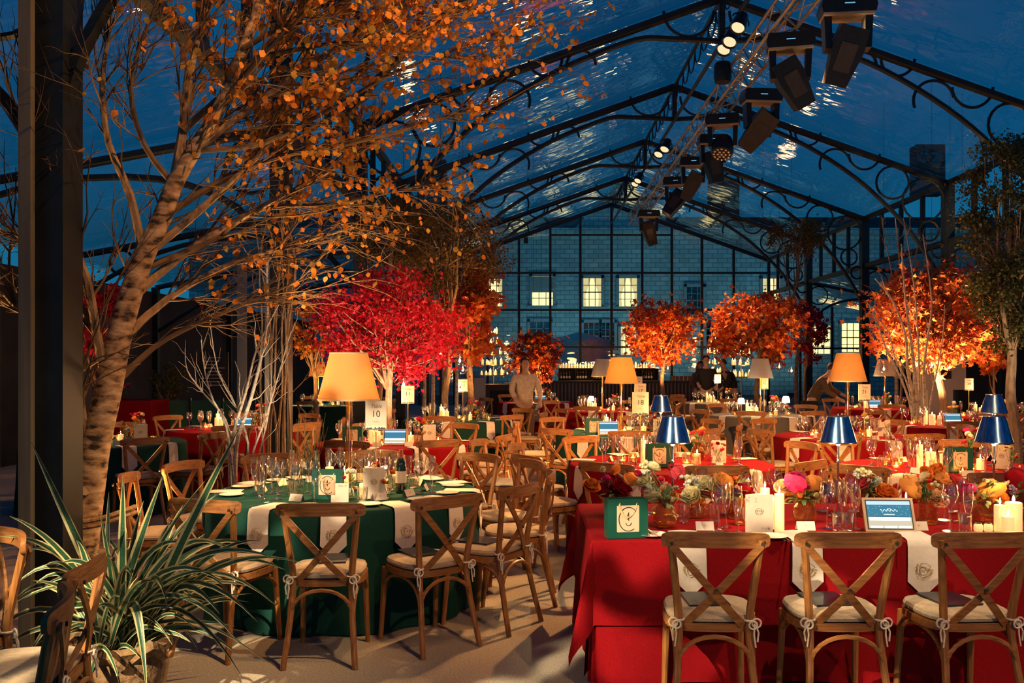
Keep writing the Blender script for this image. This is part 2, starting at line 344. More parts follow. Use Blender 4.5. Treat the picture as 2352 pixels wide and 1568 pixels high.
# ------------------------------------------------------------------ the setting
XR, ZR, XE, XL, ZE, HALF = 3.26, 7.74, 9.3, -2.78, 5.6, 6.04
FRAMES = [-4.6, .4, 5.4, 10.35, 15.3, 20.2, 25.2, 30.2, 35.2]
XRO, XLO, ZLO = 14.2, -8.2, 3.3
def grid(f, nu, nv):
    vs = [f(i / nu, j / nv) for j in range(nv + 1) for i in range(nu + 1)]
    return vs, [(j * (nu + 1) + i, j * (nu + 1) + i + 1, (j + 1) * (nu + 1) + i + 1, (j + 1) * (nu + 1) + i) for j in range(nv) for i in range(nu)]
struct(MB().box(3, 15.2, -.05, 22.6, 40.2, .1).build('floor', 'carpet'))
og = MB().box(4, 48, -.06, 90, 25.5, .1).build('outdoor_paving', 'paving'); tag(og, 'dark paving outside between the glazed gable and the stone building', 'paving'); struct(og)
ceil = bpy.data.objects.new('ceiling', None); COL.objects.link(ceil); struct(ceil)
for a, b in zip(FRAMES[:-1], FRAMES[1:]):
    for xa, za, xb, zb in ((XR, ZR, XE, ZE), (XR, ZR, XL, ZE), (XE, 4.3, XRO, ZLO), (XL, 4.3, XLO, ZLO)):
        def f(u, v, a=a, b=b, xa=xa, za=za, xb=xb, zb=zb):
            sag = .10 * math.sin(PI * u) * math.sin(PI * v)
            return (xa + (xb - xa) * u, a + (b - a) * v, za + (zb - za) * u - sag + .09)
        MB().add(*grid(f, 14, 8)).build('panel', 'membrane', ceil)
CH = [(0, 7.02), (.9, 7.06), (1.45, 7.04), (2.45, 6.66), (3.23, 6.25), (4.0, 5.73), (4.6, 5.2), (5.17, 4.6), (5.62, 3.95), (5.9, 3.45), (6.0, 3.1)]
def smooth_path(pts, n=4):
    out = []; pts = [Vector(p) for p in pts]
    for i in range(len(pts) - 1):
        p0, p1, p2, p3 = pts[max(i - 1, 0)], pts[i], pts[i + 1], pts[min(i + 2, len(pts) - 1)]
        for k in range(n):
            t = k / n; out.append(.5 * ((2 * p1) + (p2 - p0) * t + (2 * p0 - 5 * p1 + 4 * p2 - p3) * t * t + (3 * p1 - p0 - 3 * p2 + p3) * t ** 3))
    return out + [pts[-1]]
kf = {}
for sg in (1, -1):
    k = []
    k.append(('rafter', MB().tube([(0, 0, ZR), (sg * HALF, 0, ZE)], .075, 6).mesh('iron'), []))
    k.append(('lower_chord', MB().tube(smooth_path([(sg * x, 0, z) for x, z in CH], 3), .05, 6).mesh('iron'), []))
    for (dx, z, r, a0, a1) in ((.55, 7.52, .42, 180, 360), (1.35, 7.2, .0, 0, 0), (2.35, 6.62, .24, 0, 180), (2.95, 6.72, .28, 180, 360), (3.55, 6.02, .34, 10, 200), (4.2, 6.25, .34, 180, 360),
                               (4.82, 5.62, .36, 0, 360), (5.5, 5.22, .46, 0, 360), (5.62, 4.55, .22, 0, 360), (5.84, 4.12, .16, 0, 360)):
        if r: k.append(('scroll', MB().ring((sg * dx, 0, z), r, .026, 20, rad(a0) if sg > 0 else rad(180 - a1), rad(a1) if sg > 0 else rad(180 - a0), 5).mesh('iron'), []))
    k.append(('post', MB().box(sg * HALF, 0, ZE / 2, .2, .24, ZE).mesh('iron'), []))
    xo = (XRO - XE) if sg > 0 else (XL - XLO)
    k.append(('side_rafter', MB().tube([(sg * HALF, 0, 4.3), (sg * (HALF + xo), 0, ZLO)], .055, 6).mesh('iron'), []))
    k.append(('side_chord', MB().tube(smooth_path([(sg * HALF, 0, 2.7), (sg * (HALF + .5), 0, 3.4), (sg * (HALF + 1.4), 0, 3.72), (sg * (HALF + 2.6), 0, 3.68), (sg * (HALF + 3.8), 0, 3.3), (sg * (HALF + xo), 0, 2.3)], 3), .04, 6).mesh('iron'), []))
    for dx, z, r in ((.34, 3.86, .3), (1.0, 3.62, .0), (3.2, 3.55, .0), (4.0, 3.32, .2)):
        if r: k.append(('scroll', MB().ring((sg * (HALF + dx), 0, z), r, .024, 20).mesh('iron'), []))
    k.append(('outer_post', MB().box(sg * (HALF + xo), 0, ZLO / 2, .14, .14, ZLO).mesh('iron'), []))
    kf[sg] = k
king = ('king_post', MB().box(0, 0, 7.38, .1, .12, .74).mesh('iron'), [])
where = ['behind the glazed gable wall', 'in front of']
fl = ['farthest back behind the dining tables', 'behind the round green table', 'over the thick birch trunk and variegated plant', 'over the red table numbered 11', 'over the crimson maple with the chain hoist at its peak', 'second of the peaks beyond the chain hoist', 'third of the peaks beyond the chain hoist', 'nearest to the glazed gable wall']
for i, y in enumerate(FRAMES[:-1]):
    if i < 1: continue
    put(kf[1] + kf[-1] + [king], 'roof_frame', 'black iron arched roof frame with scrolls, ' + fl[i], 'roof frame', (XR, y, 0), group='arched roof frames of the marquee')
# ridge beam and eave rails (run the whole length)
rb = thing('ridge_beam', 'black iron ridge beam with looped lattice running along the roof peak', 'beam', (XR, .4, 0))
for z in (7.0, 7.74): MB().tube([(0, 0, z), (0, 34.8, z)], .035, 6).build('chord', 'iron', rb)
lm = MB().ring((0, 0, 0), .33, .014, 14, PI, 2 * PI, 4, 'x').mesh('iron')
for i in range(52): put_mesh('loop', lm, rb, (0, .5 + i * .66, 7.70))
for sg, x0, nm in ((1, XE, 'beside the big orange maple'), (-1, XL, 'behind the birch canopy')):
    eb = thing('clerestory_rail', 'black iron clerestory railing above the columns ' + nm, 'railing', (x0, .4, 0))
    for z in (5.6, 4.3): MB().box(0, 17.4, z, .12, 34.8, .12).build('rail', 'iron', eb)
    um = MB().box(0, 0, 4.95, .09, .09, 1.3).mesh('iron')
    for i in range(29): put_mesh('upright', um, eb, (0, i * 1.24, 0))
# walls
struct(MB().box(XLO - .1, 15.3, 1.6, .1, 39.8, 3.2).build('wall_left', 'darkwall'))
cw = MB()
vs = []; n = 260
for i in range(n + 1):
    y = -4.6 + 39.8 * i / n; x = XRO + .06 * math.sin(i * 1.35) + .02 * math.sin(i * 3.1)
    vs += [(x, y, 0), (x, y, 3.25)]
cw.add(vs, [(2 * i, 2 * i + 2, 2 * i + 3, 2 * i + 1) for i in range(n)]); struct(cw.build('wall_right', 'curtain'))
# glazed gable
wb = bpy.data.objects.new('wall_back', None); COL.objects.link(wb); wb.location = (0, 35.2, 0); struct(wb)
mx_ = [-.146 * 0 + (p - HX) * 35.2 / FPX for p in (1048, 1120, 1192, 1264, 1333, 1403, 1475, 1543, 1612, 1685, 1752)]
mx_[0] = XL; mx_[-1] = XE; mx_[5] = XR
def zroof(x): return ZR - abs(x - XR) * (ZR - ZE) / HALF
TR = [2.25, 3.67, 5.1, 6.56]
for x in mx_: MB().box(x, 0, zroof(x) / 2, .09, .1, zroof(x)).build('mullion', 'iron', wb)
for z in TR:
    xs = [x for x in mx_ if zroof(x) > z + .15]
    MB().box((xs[0] + xs[-1]) / 2, 0, z, xs[-1] - xs[0], .07, .07).build('transom', 'iron', wb)
for sg in (1, -1): MB().tube([(XR, 0, ZR), (XR + sg * HALF, 0, ZE)], .08, 6).build('gable_rafter', 'iron', wb)
for xa, xb in zip(mx_[:-1], mx_[1:]):
    zs = [0.02] + TR
    for i, z0 in enumerate(zs):
        z1 = zs[i + 1] if i + 1 < len(zs) else 99
        ta, tb = min(z1, zroof(xa)), min(z1, zroof(xb))
        if max(ta, tb) <= z0 + .05: continue
        if min(ta, tb) <= z0:
            if ta > tb: pts = [(xa, z0), (xa + (xb - xa) * (ta - z0) / (ta - tb + 1e-9), z0), (xa, ta)]
            else: pts = [(xb, z0), (xb, tb), (xb - (xb - xa) * (tb - z0) / (tb - ta + 1e-9), z0)]
        else: pts = [(xa, z0), (xb, z0), (xb, tb), (xa, ta)]
        MB().prism(pts, -.012, .012).build('pane', 'pane', wb)
for xa, xb, nm in ((XLO, XL, 'aisle'), (XE, XRO, 'aisle')):      # glazed ends of the side aisles
    for i in range(5):
        x = xa + (xb - xa) * i / 4; zt = ZLO + (4.3 - ZLO) * (1 - abs(x - (XL if xa < 0 else XE)) / abs(xb - xa))
        MB().box(x, 0, zt / 2, .08, .1, zt).build('mullion', 'iron', wb)
        if i < 4:
            x1 = xa + (xb - xa) * (i + 1) / 4; zt1 = ZLO + (4.3 - ZLO) * (1 - abs(x1 - (XL if xa < 0 else XE)) / abs(xb - xa))
            MB().prism([(x, 0), (x1, 0), (x1, 2.2), (x, 2.2)], -.012, .012).build('pane', 'pane', wb)
            MB().prism([(x, 2.2), (x1, 2.2), (x1, zt1), (x, zt)], -.012, .012).build('pane', 'pane', wb)
    MB().box((xa + xb) / 2, 0, 2.2, xb - xa, .07, .07).build('transom', 'iron', wb)
# ------------------------------------------------------------------ stone house behind
DB = 46.0
bl = thing('stone_house', 'grey stone house with lit sash windows behind the glazed gable', 'building', (0, DB, 0))
MB().box(6, .5, 4.1, 46, 1, 8.2).build('wall', 'stone', bl)
MB().box(6, -.1, 8.25, 46.4, .5, .25).build('cornice', 'stone', bl)
MB().prism([(-17, 8.3), (29, 8.3), (27, 11.2), (-15, 11.2)], 0, 3, T=Matrix.Rotation(-.35, 4, 'X') @ Matrix.Translation((0, 3.0, .6))).build('roof', 'slate', bl)
MB().prism([(2.2, 8.2), (7.6, 8.2), (4.9, 11.0)], -.1, 1.0).build('gable', 'stone', bl)
for x, z in ((-5, 11.0), (10.4, 10.0), (21.2, 11.8)):
    MB().box(x, 2.4, z, 1.5, .9, 2.6).build('chimney', 'slate', bl)
def window(px, py, w, h, lit, drapes=True, half=False):
    c_ = P(px, py, DB); x, z = c_.x, c_.z; W_, H_ = w * DB / FPX, h * DB / FPX
    fr = MB()
    for sx_ in (-1, 1): fr.box(x + sx_ * (W_ / 2 + .06), -.06, z, .14, .16, H_ + .3)
    fr.box(x, -.06, z + H_ / 2 + .08, W_ + .26, .16, .16); fr.box(x, -.1, z - H_ / 2 - .1, W_ + .4, .28, .14)
    wo = fr.build('window', 'frame_white', bl)
    MB().box(x, -.01, z, W_, .02, H_).build('pane', 'glow' if lit else 'darkpane', wo)
    gb = MB()
    for i in (1, 2): gb.box(x - W_ / 2 + W_ * i / 3, -.04, z, .035, .03, H_)
    for i in range(1, 4): gb.box(x, -.04, z - H_ / 2 + H_ * i / 4, W_, .03, .05 if i == 2 else .03)
    gb.build('glazing_bars', 'black' if lit else 'frame_white', wo)
    if half: MB().box(x, -.05, z + H_ * .22, W_, .02, H_ * .55).build('blind', 'frame_white', wo)
    elif lit and drapes:
        for sx_ in (-1, 1):
            MB().prism([(x + sx_ * W_ / 2, z + H_ / 2), (x + sx_ * .06 * W_, z + H_ / 2), (x + sx_ * W_ * .36, z - H_ * .1), (x + sx_ * W_ * .33, z - H_ / 2), (x + sx_ * W_ / 2, z - H_ / 2)], -.035, -.022).build('drape', 'drape', wo)
for a in ((1134, 672, 40, 62, 1), (1246, 668, 48, 66, 1, True, True), (1360, 671, 42, 64, 1), (1442, 671, 42, 64, 1), (1595, 690, 38, 62, 0), (1770, 672, 40, 64, 1), (1240, 770, 46, 62, 0), (1358, 772, 36, 62, 0), (1396, 772, 30, 62, 0),
          (1443, 782, 36, 64, 1), (1530, 790, 36, 62, 1), (1640, 770, 38, 62, 0), (1885, 780, 42, 64, 1, False), (1952, 775, 42, 66, 1, False), (1785, 780, 36, 60, 0), (2030, 775, 42, 64, 0), (960, 700, 40, 62, 0), (1060, 690, 36, 60, 0)): window(*a)
# parasol on the terrace
pb = P(1330, 833, 40); ps = thing('terrace_parasol', 'grey terrace parasol with white printed logos outside the gable', 'parasol', (pb.x, 40, 0))
MB().tube([(0, 0, 0), (0, 0, 2.95)], .03, 8).build('pole', 'iron', ps)
n = 8; vs = [(0, 0, 3.0)] + [(1.55 * math.cos(2 * PI * i / n + .39), 1.55 * math.sin(2 * PI * i / n + .39), 2.58) for i in range(n)]
cn = MB().add(vs, [(0, 1 + i, 1 + (i + 1) % n) for i in range(n)]).build('canopy', 'parasol', ps, smooth=10)
vb = []
for i in range(n): vb += [vs[1 + i], (vs[1 + i][0], vs[1 + i][1], 1.66)]
va = MB().add(vb, [(2 * i, (2 * i + 2) % (2 * n), (2 * i + 3) % (2 * n), 2 * i + 1) for i in range(n)]).build('valance', 'parasol', ps, smooth=10)
vy = -1.55 * math.cos(.39) - .012
lg = MB().prism([(-.35, 2.30), (-.13, 2.30), (.05, 2.48), (.05, 2.50)], vy - .004, vy)
lg.prism([(.0, 2.50), (.12, 2.50), (.3, 2.30), (.2, 2.30)], vy - .004, vy); lg.ring((.0, vy, 1.92), .07, .008, 14); lg.box(0, vy, 1.92, .012, .006, .07)
for i in range(7): lg.box(-.36 + i * .08, vy, 2.13, .05, .006, .045)
lg.build('printed_logo', 'logo', va)
MB().lathe([(.0, .12), (.35, .12), (.38, 0)], 16).build('base', 'iron', ps)
# ------------------------------------------------------------------ lighting truss with fixtures
XT, ZT = 3.56, 6.42
tr = thing('lighting_truss', 'long aluminium box lighting truss hanging under the roof ridge', 'truss', (XT, 9.0, 0))
for dx in (-.16, .16):
    for dz in (-.16, .16): MB().tube([(dx, 0, ZT + dz), (dx, 21.6, ZT + dz)], .026, 6).build('chord', 'alu', tr)
bm = {}
for key, a, b in (('l', (-.16, 0, -.16), (-.16, .45, .16)), ('r', (.16, 0, .16), (.16, .45, -.16)), ('t', (-.16, 0, -.16), (.16, .45, -.16)), ('u', (-.16, 0, .16), (.16, .45, .16))): bm[key] = MB().tube([a, b], .011, 5).mesh('alu')
bx2 = {}
for key, a, b in (('l', (-.16, 0, .16), (-.16, .45, -.16)), ('r', (.16, 0, -.16), (.16, .45, .16)), ('t', (.16, 0, -.16), (-.16, .45, -.16)), ('u', (.16, 0, .16), (-.16, .45, .16))): bx2[key] = MB().tube([a, b], .011, 5).mesh('alu')
for i in range(48):
    for key in ('l', 'r', 't', 'u'): put_mesh('brace', (bm if i % 2 else bx2)[key], tr, (0, i * .45, ZT))
dg_m = MB().box(0, 0, 0, .12, .004, .012).mesh(emat('display', (.3, .7, 1), .3))
def head_kit(kind):
    base = MB()
    base.prism([(-.31, -.10), (.31, -.10), (.33, -.02), (.30, .10), (-.30, .10), (-.33, -.02)], -.16, .16)
    bt = MB().box(0, 0, -.115, .6, .3, .03).mesh('tan')
    yk = MB()
    for s_ in (-1, 1): yk.prism([(s_ * .2, -.1), (s_ * .29, -.1), (s_ * .27, -.52), (s_ * .19, -.52)] if s_ > 0 else [(s_ * .29, -.1), (s_ * .2, -.1), (s_ * .19, -.52), (s_ * .27, -.52)], -.1, .1)
    hd = MB()
    if kind == 'profile':
        hd.prism([(-.17, .26), (.17, .26), (.19, .0), (.15, -.28), (.13, -.44), (-.13, -.44), (-.15, -.28), (-.19, .0)], -.17, .17)
        ln = MB().lathe([(0.001, -.445), (.1, -.445), (.105, -.43)], 14).mesh('steel')
        pl = MB().box(.0, -.174, -.1, .2, .01, .34).mesh('bar')
        return [('base', base.mesh('blackmetal'), [('display', dg_m), ('trim_plate', bt)]), ('yoke', yk.mesh('blackmetal'), []), ('head', hd.mesh('blackmetal'), [('lens', ln), ('side_panel', pl)])]
    hd.lathe([(.0, .18), (.16, .17), (.2, .05), (.22, -.12), (.2, -.2), (0.001, -.2)], 18)
    led = MB()
    for r, m in ((0, 1), (.075, 6), (.15, 12)):
        for i in range(m):
            a = 2 * PI * i / m; led.lathe([(.001, -.22), (.028, -.215), (.03, -.2)], 7, (r * math.cos(a), r * math.sin(a), 0))
    return [('base', base.mesh('blackmetal'), [('display', dg_m), ('trim_plate', bt)]), ('yoke', yk.mesh('blackmetal'), []), ('head', hd.mesh('blackmetal'), [('led_cluster', led.mesh('steel'))])]
HK = {k: head_kit(k) for k in ('profile', 'wash')}
fixt = [(1945, 18, 10.6, 'profile', .35, .3, .95, 'first of the truss lanterns'), (1815, 88, 12.8, 'profile', .25, -.5, 1.0, 'beside the three small spot lamps'), (1748, 222, 14.6, 'profile', .5, .6, .95, 'with its tan barrel tipped sideways'),
        (1660, 245, 16.9, 'wash', -.5, .1, .95, 'round lens cluster below the hoist'), (1637, 322, 18.3, 'profile', .15, -.25, .9, 'right after the round wash light'), (1592, 372, 20.0, 'profile', .3, .45, .9, 'next beyond the wash light'),
        (1553, 410, 22.6, 'profile', -.2, .6, .95, 'wide dark head near the truss end'), (1490, 482, 27.5, 'profile', .3, -.3, 1.0, 'last on the truss before the gable')]
for px, py, d, kind, t1, t2, sc, w in fixt:
    o = put(HK[kind], 'moving_head_light', 'black moving head light under the truss, ' + w, 'stage light', Vector((P(px, py, d).x, d, min(P(px, py, d).z, 6.12))), R.uniform(-.3, .3), 'moving head lights on the truss', sc)
    for ch in o.children:
        if ch.name.startswith('head'): ch.location = (0, 0, -.5); ch.rotation_euler = (t1, t2, 0)
        if ch.name.startswith('base'):
            for s_ in ch.children:
                if s_.name.startswith('display'): s_.location = (0, -.165, 0)
parb = MB().lathe([(.03, .14), (.07, .12), (.085, .0), (.1, -.12), (.095, -.12), (.08, -.1)], 14).mesh('blackmetal')
parl = MB().lathe([(.001, -.1), (.08, -.1)], 14).mesh(emat('par_lens', (1, .72, .4), .5))
pary = MB().ring((0, 0, .02), .12, .01, 10, 0, PI, 4).mesh('blackmetal')
PK = [('can', parb, [('lens', parl)]), ('bracket', pary, [])]
for px, py, d, w in ((1716, 55, 13.6, 'first of the three'), (1697, 88, 13.9, 'middle of the three'), (1683, 106, 14.1, 'last of the three'), (1546, 338, 20.6, 'upper of the pair'), (1532, 350, 20.9, 'lower of the pair'), (1484, 412, 25.6, 'beside the wide dark lantern'), (1477, 420, 26.0, 'beside the truss end')):
    put(PK, 'par_spot', 'small round spot lamp with glowing lens on the truss, ' + w, 'spot lamp', P(px - 16, py - 4, d), .2, 'small spot lamps on the truss', 1.2, tilt=(-.35, .5))
hoist = thing('chain_hoist', 'black chain hoist hanging from the roof peak above the truss', 'hoist', (XR + .02, 15.3, 6.5))
MB().lathe([(.0, -.17), (.13, -.17), (.15, -.1), (.15, .1), (.12, .16), (0, .16)], 14).build('motor', 'blackmetal', hoist)
ch = MB()
for i in range(9): ch.ring((0, 0, .2 + i * .05), .024, .007, 8, ax='y' if i % 2 else 'x', m=4)
ch.build('chain', 'steel', hoist); MB().ring((0, 0, .68), .05, .014, 10).build('hook', 'steel', hoist)
hc = thing('gable_speaker', 'small black lamp box hanging at the corner of the gable', 'lamp box', P(1208, 552, 33.5))
MB().box(0, 0, 0, .16, .16, .22).build('body', 'blackmetal', hc); MB().tube([(0, 0, .1), (0, 0, .42)], .012, 5).build('wire', 'iron', hc)
# ------------------------------------------------------------------ cross-back chair
def chair_parts():
    k = []
    def arch(a, b, z0, zt):
        a, b = Vector(a), Vector(b); pts = []
        for i in range(13):
            t = i / 12; u = .5 - .5 * math.cos(PI * t); q = a.lerp(b, u); pts.append((q.x, q.y, z0 + (zt - z0) * math.sin(PI * t) ** .75))
        return MB().tube(pts, .011, 6)
    k.append(('seat_frame', MB().prism([(x, y) for x, y in sup(.212, .205, 28, 3.2)], 0, .036, T=Matrix(((1, 0, 0, 0), (0, 0, 1, 0), (0, 1, 0, .424), (0, 0, 0, 1)))), 'woodx'))
    cu = MB(); o = sup(1, 1, 26, 3.4); vs = []; prof = [(.185, .4605), (.203, .468), (.207, .482), (.2, .496), (.17, .503), (.08, .507)]
    for r, z in prof: vs += [(x * r, y * r * .97, z) for x, y in o]
    vs.append((0, 0, .507)); n = 26
    fs = [(i * n + j, i * n + (j + 1) % n, (i + 1) * n + (j + 1) % n, (i + 1) * n + j) for i in range(5) for j in range(n)] + [(5 * n + j, 5 * n + (j + 1) % n, 6 * n) for j in range(n)]
    k.append(('cushion', cu.add(vs, fs), 'cushion'))
    for s in (-1, 1):
        k.append(('back_post', MB().tube(smooth_path([(s * .192, -.285, 0), (s * .168, -.225, .25), (s * .158, -.19, .46), (s * .178, -.215, .66), (s * .2, -.248, .852)], 3), [.0165, .0165, .017, .0175, .018, .0185, .019, .019, .0185, .018, .018, .0175, .017], 8), 'wood'))
        k.append(('leg', MB().tube([(s * .19, .205, 0), (s * .183, .185, .23), (s * .178, .17, .43)], [.0145, .017, .019], 8), 'wood'))
        k.append(('side_arch', arch((s * .172, -.22, 0), (s * .186, .19, 0), .24, .412), 'woodx'))
    xs = [-.238, -.232, -.215, -.17, -.11, -.05, 0, .05, .11, .17, .215, .232, .238]
    k.append(('back_rail', MB().band([(x, -.228 - .052 * (1 - (x / .238) ** 2), .846 + .008 * (1 - (x / .238) ** 2)) for x in xs], (0, 0, 1), [.03, .052, .066, .07, .07, .07, .07, .07, .07, .07, .066, .052, .03], .021), 'woodx'))
    for s in (-1, 1):
        a, b = Vector((s * -.2, -.263, .83)), Vector((s * .128, -.188, .455)); pts = []
        for i in range(9):
            t = i / 8; q = a.lerp(b, t); q.y -= .026 * math.sin(PI * t) + (.006 if s > 0 else -.006); pts.append(q)
        dv = b - a; k.append(('cross_brace', MB().band(pts, (-dv.z, 0, dv.x), .034, .011), 'woodx'))
    k.append(('back_arch', arch((-.17, -.222, 0), (.17, -.222, 0), .235, .408), 'woodx'))
    k.append(('front_arch', arch((-.182, .19, 0), (.182, .19, 0), .24, .412), 'woodx'))
    sc = MB()
    for x, y, z in ((0, -.262, .628), (-.2, -.283, .838), (.2, -.283, .838)): sc.tube([(x, y, z), (x, y - .008, z)], .008, 8)
    k.append(('screws', sc, 'bar'))
    for s in (-1, 1):
        t = MB(); x = s * .158; t.ring((x, -.19, .478), .023, .005, 12, ax='z'); t.ring((x + s * .028, -.215, .47), .02, .0045, 10); t.ring((x + s * .012, -.222, .462), .018, .0045, 10)
        t.tube([(x + s * .02, -.215, .47), (x + s * .035, -.225, .43), (x + s * .03, -.228, .39)], .0042, 5); t.tube([(x + s * .02, -.215, .47), (x + s * .015, -.226, .42), (x + s * .022, -.228, .365)], .0042, 5)
        k.append(('tie', t, 'cord'))
    return k
_cp = chair_parts()
CHAIR = [(n, b.mesh(m), []) for n, b, m in _cp]
_s = MB(); _mm = ['wood', 'woodx', 'cushion', 'cord']
for n_, b_2, m_ in _cp:
    if n_ in ('screws',): continue
    _s.add(b_2.v, b_2.f, _mm.index(m_))
CHAIR_FAR = _s.mesh(_mm)
BOOK = MB().box(0, 0, .004, .19, .24, .008).mesh('navy')
# ------------------------------------------------------------------ tableware kits
def nap_mesh(hang=.3, w=.14):
    rows = [(-.22, .008, 1), (-.1, .008, 1), (-.015, .008, 1), (.014, .002, 1), (.026, -.03, 1), (.032, -hang * .5, 1.02), (.034, -hang * .8, 1.05), (.034, -hang * 1.1, .02)]
    b = MB(); vs = []
    for x, z, k in rows: vs += [(x, -w / 2 * k, z), (x, 0, z + (.004 if x < 0 else 0)), (x, w / 2 * k, z)]
    m = len(rows); off = [(x - .001 if x < 0 else x - .006, y, z - .006 if x < .02 else z) for x, y, z in vs]
    fs = [(i * 3 + j, i * 3 + j + 1, i * 3 + j + 4, i * 3 + j + 3) for i in range(m - 1) for j in range(2)]
    b.add(vs, fs); b.add([(x, y, z - .004) if x < .01 else (x - .004, y, z) for x, y, z in vs], [tuple(reversed(f)) for f in fs]); return b.mesh('linen', 60)
NAP = nap_mesh(.25, .15)
def crest_mesh(r, m, laurel=True):
    b = MB(); pts = [(-.7, .8), (0, 1), (.7, .8), (.72, .1), (.45, -.5), (0, -.9), (-.45, -.5), (-.72, .1), (-.7, .8)]
    b.tube([(x * r, 0, z * r) for x, z in pts], r * .045, 4)
    if laurel:
        for s in (-1, 1):
            b.tube([(s * r * 1.0 * math.sin(a), 0, -r * 1.1 * math.cos(a)) for a in (.15, .5, .9, 1.3, 1.7, 2.0)], r * .03, 4)
            for a in (.4, .75, 1.1, 1.45, 1.8):
                x, z = s * r * math.sin(a), -r * 1.1 * math.cos(a)
                b.prism([(x, z), (x + s * r * .22, z + r * .02), (x + s * r * .28, z + r * .24), (x + s * r * .06, z + r * .2)], -r * .01, r * .01)
    return b.mesh(m)
CREST_N = crest_mesh(.034, 'gold_thread'); CREST_M = crest_mesh(.018, 'crest')
CHN = text_mesh('CH', .032, 'gold_thread'); CHM = text_mesh('CH', .016, 'crest')
WINE = MB().lathe([(.001, .001), (.033, .001), (.034, .004), (.008, .009), (.0042, .02), (.0042, .1), (.012, .112), (.03, .137), (.039, .165), (.04, .18), (.034, .222)], 14).mesh('glass', 60)
FLUTE = MB().lathe([(.001, .001), (.029, .001), (.03, .004), (.007, .009), (.004, .02), (.004, .085), (.013, .1), (.024, .14), (.027, .19), (.024, .245)], 12).mesh('glass', 60)
TUMB = MB().lathe([(.001, .004), (.03, .004), (.031, .001), (.036, .1), (.033, .1), (.029, .012), (.001, .01)], 14).mesh('glass', 60)
TALLV = MB().lathe([(.001, .006), (.045, .006), (.047, .001), (.05, .26), (.047, .26), (.043, .014), (.001, .012)], 18).mesh('glass', 60)
VASE = MB().lathe([(.001, .002), (.038, .002), (.055, .02), (.06, .05), (.05, .085), (.035, .11), (.033, .125), (.042, .14), (.038, .14), (.029, .122), (.03, .11), (.045, .085), (.053, .05), (.048, .02), (.001, .012)], 20).mesh('amberglass', 60)
JARV = MB().lathe([(.001, .002), (.05, .002), (.053, .01), (.053, .1), (.047, .125), (.05, .14), (.046, .14), (.043, .125), (.048, .1), (.048, .012), (.001, .01)], 20).mesh('amberglass', 60)
SMALLV = MB().lathe([(.001, .002), (.03, .002), (.034, .02), (.03, .06), (.014, .085), (.013, .105), (.018, .115), (.011, .1), (.028, .06), (.001, .01)], 16).mesh('glass', 60)
def candle_kit(r, h):
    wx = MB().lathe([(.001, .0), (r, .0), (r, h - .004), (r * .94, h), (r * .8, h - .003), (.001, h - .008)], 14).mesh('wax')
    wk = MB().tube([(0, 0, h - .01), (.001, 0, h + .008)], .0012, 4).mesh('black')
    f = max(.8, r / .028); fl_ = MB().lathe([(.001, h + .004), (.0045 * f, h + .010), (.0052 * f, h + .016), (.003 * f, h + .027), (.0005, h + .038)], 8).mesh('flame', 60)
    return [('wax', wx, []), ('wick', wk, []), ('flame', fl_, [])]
CAND = {'tall': candle_kit(.026, .2), 'mid': candle_kit(.03, .14), 'low': candle_kit(.03, .09), 'fat': candle_kit(.042, .15)}
_cf = MB().lathe([(.001, .0), (.035, .0), (.035, .11), (.028, .112), (.001, .105)], 10); CANDF = {}
for h in (.09, .13, .17):
    b = MB().lathe([(.001, .0), (.036, .0), (.036, h - .003), (.03, h), (.001, h - .006)], 10); b.lathe([(.001, h), (.008, h + .012), (.006, h + .025), (.0005, h + .045)], 6, k=1); CANDF[h] = b.mesh(['wax', 'flame'])
LSH = MB()
_n = 40
LSH.lathe([(.215, 0), (.132, .325), (.128, .325), (.211, 0)], _n); LSH = LSH.mesh('shade', 60)
LSHP = remat(LSH, 'shade_plain')
LTRIM = MB(); LTRIM.lathe([(.2165, -.004), (.2165, .008), (.2135, .008)], 40); LTRIM.lathe([(.1335, .318), (.1335, .33), (.130, .33)], 40); LTRIM = LTRIM.mesh('tan')
LCOL = MB().lathe([(.001, .012), (.024, .012), (.024, .62), (.016, .63), (.001, .63)], 16).mesh(glassmat('lampglass', (1, .85, .6), .12, .06, tcol=(.95, .75, .45), gain=1))
LROD = MB().tube([(0, 0, .015), (0, 0, .72)], .006, 8).mesh('brass')
LBASE = MB().lathe([(.001, 0), (.075, 0), (.078, .008), (.07, .014), (.03, .02), (.001, .02)], 24).mesh('brass')
LCAP = MB().lathe([(.001, .62), (.022, .62), (.026, .632), (.012, .65), (.012, .68), (.001, .68)], 16).mesh('brass')
BULBM = MB().lathe([(.001, .69), (.018, .70), (.03, .735), (.02, .765), (.001, .775)], 12).mesh('bulb')
def lamp(loc, label, lit=True, sc=1.0, energy=20):
    o = thing('table_lamp', label, 'lamp', loc, R.uniform(0, 6), None, sc)
    put_mesh('base', LBASE, o); put_mesh('column', LCOL, o); put_mesh('rod', LROD, o); put_mesh('collar', LCAP, o)
    sh = put_mesh('shade', LSH if lit else LSHP, o, (0, 0, .63)); put_mesh('shade_trim', LTRIM, sh)
    if lit: put_mesh('light_bulb', BULBM, o); bulb((0, 0, .80), energy, (1, .56, .2), .03, o)
    return o
BSH = MB().lathe([(.104, 0), (.06, .15), (.001, .152), (.058, .148), (.101, 0)], 36).mesh('chrome_sky_tint', 60)
BRIM = MB(); BRIM.lathe([(.1045, -.003), (.1055, .003), (.103, .004)], 36); BRIM.lathe([(.0605, .147), (.061, .152), (.058, .153)], 36); BRIM = BRIM.mesh('steel')
BST = MB().lathe([(.001, .01), (.0065, .01), (.0065, .30), (.012, .31), (.012, .325), (.007, .33), (.007, .41), (.001, .41)], 12).mesh('steel')
